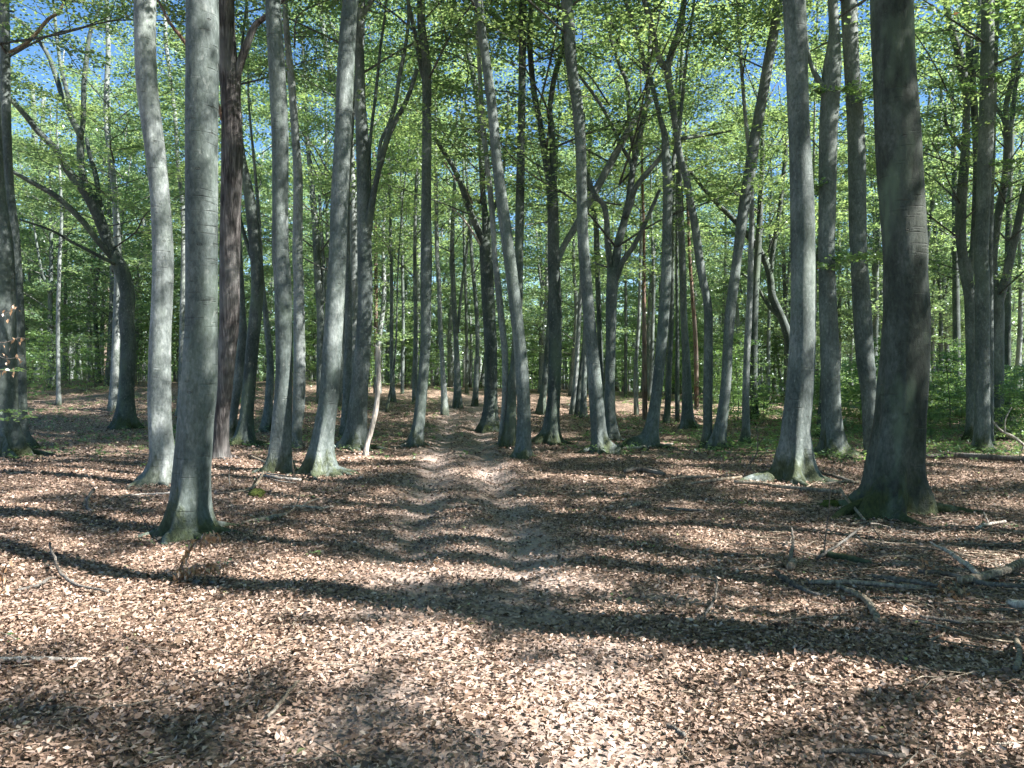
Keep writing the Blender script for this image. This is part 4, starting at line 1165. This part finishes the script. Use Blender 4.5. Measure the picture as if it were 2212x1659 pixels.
fallen('pale thin branch left of the grey one by the sunlit beech', [(1450,1039,4),(1490,1037,5),(1537,1036,4)], 'dead')
fallen('white stripped stick lying before the swept foot', [(1346,973,4),(1400,970,5),(1457,963,4)], 'dead_pale')
fallen('short forked grey stick in the middle of the shade right of the path', [(1355,1106,4),(1380,1098,7),(1406,1094,5)], 'dead')
fallen('dark level stick in the shade below the grey branches', [(1435,1105,4),(1470,1108,5),(1522,1110,4)], 'dead_dark')
fallen('brown stick between the sunlit beech and the darkest trunk', [(1773,1027,5),(1805,1036,6),(1840,1047,6)], 'dead_dark')
fallen('light stick crossing towards the darkest trunk root', [(1778,1052,4),(1815,1048,5),(1858,1049,6)], 'dead')
fallen('light broken sticks crossing on shaded leaves at the right edge', [(2110,1150,4),(2130,1143,6),(2172,1136,5)], 'dead_pale', fork=[[(2140,1141,4,.0),(2125,1115,3,.04)],[(2150,1139,5,0),(2190,1150,5,0),(2214,1152,5,0)]])
fallen('dark branch piece lying below the thick tan branch', [(1990,1345,6),(2030,1352,7),(2080,1362,5)], 'dead_dark')
fallen('thin curved brown twig below the curved grey branch', [(1900,1312,3),(1930,1309,5),(1955,1318,5),(1985,1325,3)], 'dead_dark')
fallen('dark forked twig upright in the leaves right of the path', [(1545,1262,3),(1549,1285,4),(1540,1315,5),(1525,1340,3)], 'dead_dark', lift=[.03,.02,0,0])
fallen('short pale root like wood at the far bottom of the right edge', [(2200,1400,9),(2207,1440,10),(2200,1465,11)], 'dead')
fallen('grey stick on the left verge by the straight grey beech', [(540,990,4),(562,1000,5),(590,1014,5)], 'dead')
fallen('short stick at the foot of the big leaning beech', [(700,1028,4),(730,1024,5),(775,1020,4)], 'dead_dark')
fallen('curved white twig by the foot of the path side beech', [(866,968,3),(880,962,4),(898,958,3)], 'dead_pale')

def standing(label, traces, d_of, mat='dead_dark', name='dead_sapling', cat='dead sapling', dist=None):
    d = dist or hit(*d_of)[1]
    root = None
    for q, tr_ in enumerate(traces):
        P = np.array([at(x, y, d) for x, y, w in tr_]); r = np.array([w / 2 * d / FX for *_, w in tr_])
        if root is None: L0 = P[0].copy()
        C = catmull(np.column_stack([P, r]), 4)
        V, F = tube(C[:, :3], C[:, 3], 6, wob=.05)
        o = link_mesh(name if q == 0 else 'side_twig', np_mesh(name, V - L0, F, M[mat]), root, tuple(L0) if q == 0 else (0, 0, 0))
        if root is None: root = tag(o, label, cat)
    return root, L0, d
standing('thin dark bare sapling standing left of the large sunlit beech', [[(1607,1032,4),(1612,1015,3.5),(1633,982,3),(1637,960,2.5),(1634,923,1.5)], [(1633,982,2.5),(1618,1000,2)], [(1636,965,2),(1648,945,1.2)]], (1607,1034))
standing('thin dark upright sapling rising from the branch pile', [[(1778,1210,3.5),(1784,1157,3),(1790,1105,2.5),(1794,1050,2)], [(1782,1170,2),(1768,1150,1.4)], [(1788,1120,2),(1804,1098,1.2)]], (1778,1212))
standing('bare upright twig before the left side of the nearest beech', [[(322,1150,2.5),(312,1125,2.5),(302,1105,2.3),(299,1080,1.6)], [(304,1110,1.8),(288,1098,1.2)], [(312,1126,1.8),(330,1112,1)]], (322,1151))
standing('short pale upright twig in the sun before the straight grey beech', [[(497,1050,3),(495,1030,2.5),(496,1012,1.8)]], (497,1052), 'dead_pale')
standing('small curled dead twig at the foot of the straight grey beech', [[(640,1038,5),(634,1018,4.5),(632,1000,3),(631,988,2)], [(634,1018,3),(643,1006,2)]], (640,1040), 'dead')
standing('pale arching dead branch in the shrubs at the right edge', [[(2212,962,7),(2190,944,6),(2173,936,5),(2160,928,5),(2143,908,4)], [(2171,935,4),(2172,905,3),(2186,880,2.5)], [(2212,962,5),(2206,975,3)]], (2150,985), 'dead_pale')
standing('pale broken spike beside the ringed beech', [[(381,990,8),(374,980,7),(362,965,4)]], (381,1020), 'dead_pale')

# hanging brown leaves on broken twigs
def dry_sprig(label, traces, d_of, L=.06, n=26, dist=None, name='withered_sprig', lift=0.0, size=1.0):
    root, L0, d = standing(label, traces, d_of, 'dead_dark', name, 'withered twig', dist)
    Cs, yw, pt = [], [], []
    for tr_ in traces:
        P = np.array([at(x, y, d) for x, y, w in tr_]); C = catmull(P, 6)
        for k in range(n):
            q = C[rng.integers(1, len(C))] + rng.normal(0, .018 * size, 3) * np.array([1, 1.6, 1]) - np.array([0, 0, L * .35])
            Cs.append(q); yw.append(rng.uniform(0, 6.28)); pt.append(rng.uniform(-1.4, -.7))
    N = len(Cs); Ls = L * rng.uniform(.6, 1.2, N)
    V, F, r = rot_leaves(np.array(Cs), Ls, Ls * .5, np.array(yw), np.array(pt), rng.uniform(-.6, .6, N), rng.uniform(.1, .5, N), rng.uniform(.1, 1, N))
    link_mesh('dry_leaves', np_mesh('dry_leaves', V - L0, F, M['dry_leaf'], smooth=False, attr={'rnd': r}), root)
dry_sprig('withered beech twig hung with curled brown leaves before the nearest beech',
          [[(385,1262,3),(388,1232,3),(398,1205,3),(415,1180,2.5),(440,1162,2),(466,1156,1.5)], [(388,1240,2.5),(410,1228,2),(440,1220,2),(475,1222,1.5)]], (385,1264), n=85, L=.07)
dry_sprig('small withered twig with drooping brown leaves at the left edge', [[(8,1290,3),(6,1260,2.5),(8,1235,2),(18,1212,1.5)]], (8,1292), n=26, L=.055)
dry_sprig('small clump of dry brown leaves on the middle of the path', [[(930,1224,2),(938,1213,2),(958,1204,1.5)]], (935,1226), n=18, L=.05)
dry_sprig('low withered twigs with brown leaves beside the thick tan branch', [[(2068,1290,3),(2050,1275,2),(2035,1268,1.5)], [(2068,1290,3),(2090,1280,2),(2100,1290,1.5)]], (2068,1294), n=26, L=.055)
dry_sprig('upright withered sprig behind the pointed pale branch', [[(1995,1250,3),(1998,1225,2),(1992,1198,1.5)]], (1995,1252), n=16, L=.05)
dry_sprig('thin bare twigs with a few reddish dry leaves beside the left edge trunks',
          [[(-20,735,2.5),(10,740,2),(40,730,1.5),(62,733,1)], [(-20,760,2),(15,775,1.6),(52,768,1)], [(-20,800,2),(10,800,1.6),(35,806,1)], [(-10,690,1.8),(20,672,1.4),(35,668,1)]], None, n=10, L=.045, dist=6.2, size=1.6)
def fresh_spray_obj(label, pts_list, d, name='leafy_twig'):
    parts, S, D = [], [], []
    L0 = at(*pts_list[0][0], d)
    for pts in pts_list:
        C = catmull(np.array([at(x, y, d) for x, y in pts]), 4)
        parts.append(tube(C, np.linspace(.005, .002, len(C)), 4))
        for k in range(3, len(C), 2): S.append(C[k]); D.append(C[-1] - C[0])
    V, F = join(parts); o = link_mesh(name, np_mesh(name, V - L0, F, M['twig']), None, tuple(L0)); tag(o, label, 'twig')
    V, F, r = sprays(np.array(S), np.array(D), 14, .13, .04, seed=5)
    link_mesh('leaves', np_mesh('leaves', V - L0, F, M['leaf_fresh'], smooth=False, attr={'rnd': r}), o)
fresh_spray_obj('pale green leafy twigs reaching in from the left edge', [[(-25,892),(10,888),(50,886)], [(-25,912),(15,903),(40,898)], [(-25,805),(20,798),(60,800)]], 6.4)

# moss clump and stones
def blob(name, label, cat, px, py, w, h, mat, seed=0):
    p = hit(px, py); d = p[1]; rx = w / 2 * d / FX; rz = h * d / FX * .9
    n, m_ = 14, 24
    g_ = np.random.default_rng(seed)
    th = np.linspace(0.02, pi * .62, n)[:, None]; ph = np.linspace(0, 2 * pi, m_, endpoint=False)[None]
    k = 1 + .13 * np.sin(3 * ph + seed) * np.sin(2 * th) + .1 * np.sin(5 * ph + 4 * th) + g_.normal(0, .03, (n, m_))
    V = np.stack([rx * np.sin(th) * np.cos(ph) * k, rx * .8 * np.sin(th) * np.sin(ph) * k, rz * np.cos(th) * k], -1).reshape(-1, 3)
    i = np.arange(n - 1)[:, None] * m_; j = np.arange(m_)[None]; j2 = (j + 1) % m_
    F = np.stack([i + j, i + m_ + j, i + m_ + j2, i + j2], -1).reshape(-1, 4)
    F = np.vstack([F, [[0, q, q + 1, q + 2] for q in range(1, m_ - 2, 2)]])
    o = link_mesh(name, np_mesh(name, V, F, mat), None, (float(p[0]), float(d + rx * .5), tz(p[0], d + rx * .5) + .015)); tag(o, label, cat)
def simple(name, ramp_, scale, rough=.95, dist=.02):
    m, nt, out = newmat(name); g = NT(nt); tc = g.n('ShaderNodeTexCoord')
    n_ = g.noise(tc.outputs['Object'], scale, 6, .7); g.principled(out, g.ramp(n_, ramp_), rough, g.bump(n_, 1, dist)); return m
M['moss'] = simple('moss', [(.35, (.03, .045, .01)), (.65, (.16, .2, .045))], 60, dist=.04)
M['stone'] = simple('stone', [(.35, (.12, .135, .15)), (.65, (.26, .275, .3))], 30)
blob('moss_clump', 'round green moss clump beside the curved pale branch', 'moss', 551, 1074, 38, 14, M['moss'], 1)
blob('moss_clump', 'small dark moss clump left of the darkest trunk foot', 'moss', 1797, 1096, 40, 13, M['moss'], 2)
blob('stone', 'blue grey stone below the withered beech twig', 'stone', 422, 1266, 24, 7, M['stone'], 3)
blob('stone', 'small flat grey stone right of the blue grey one', 'stone', 458, 1264, 16, 4, M['stone'], 4)
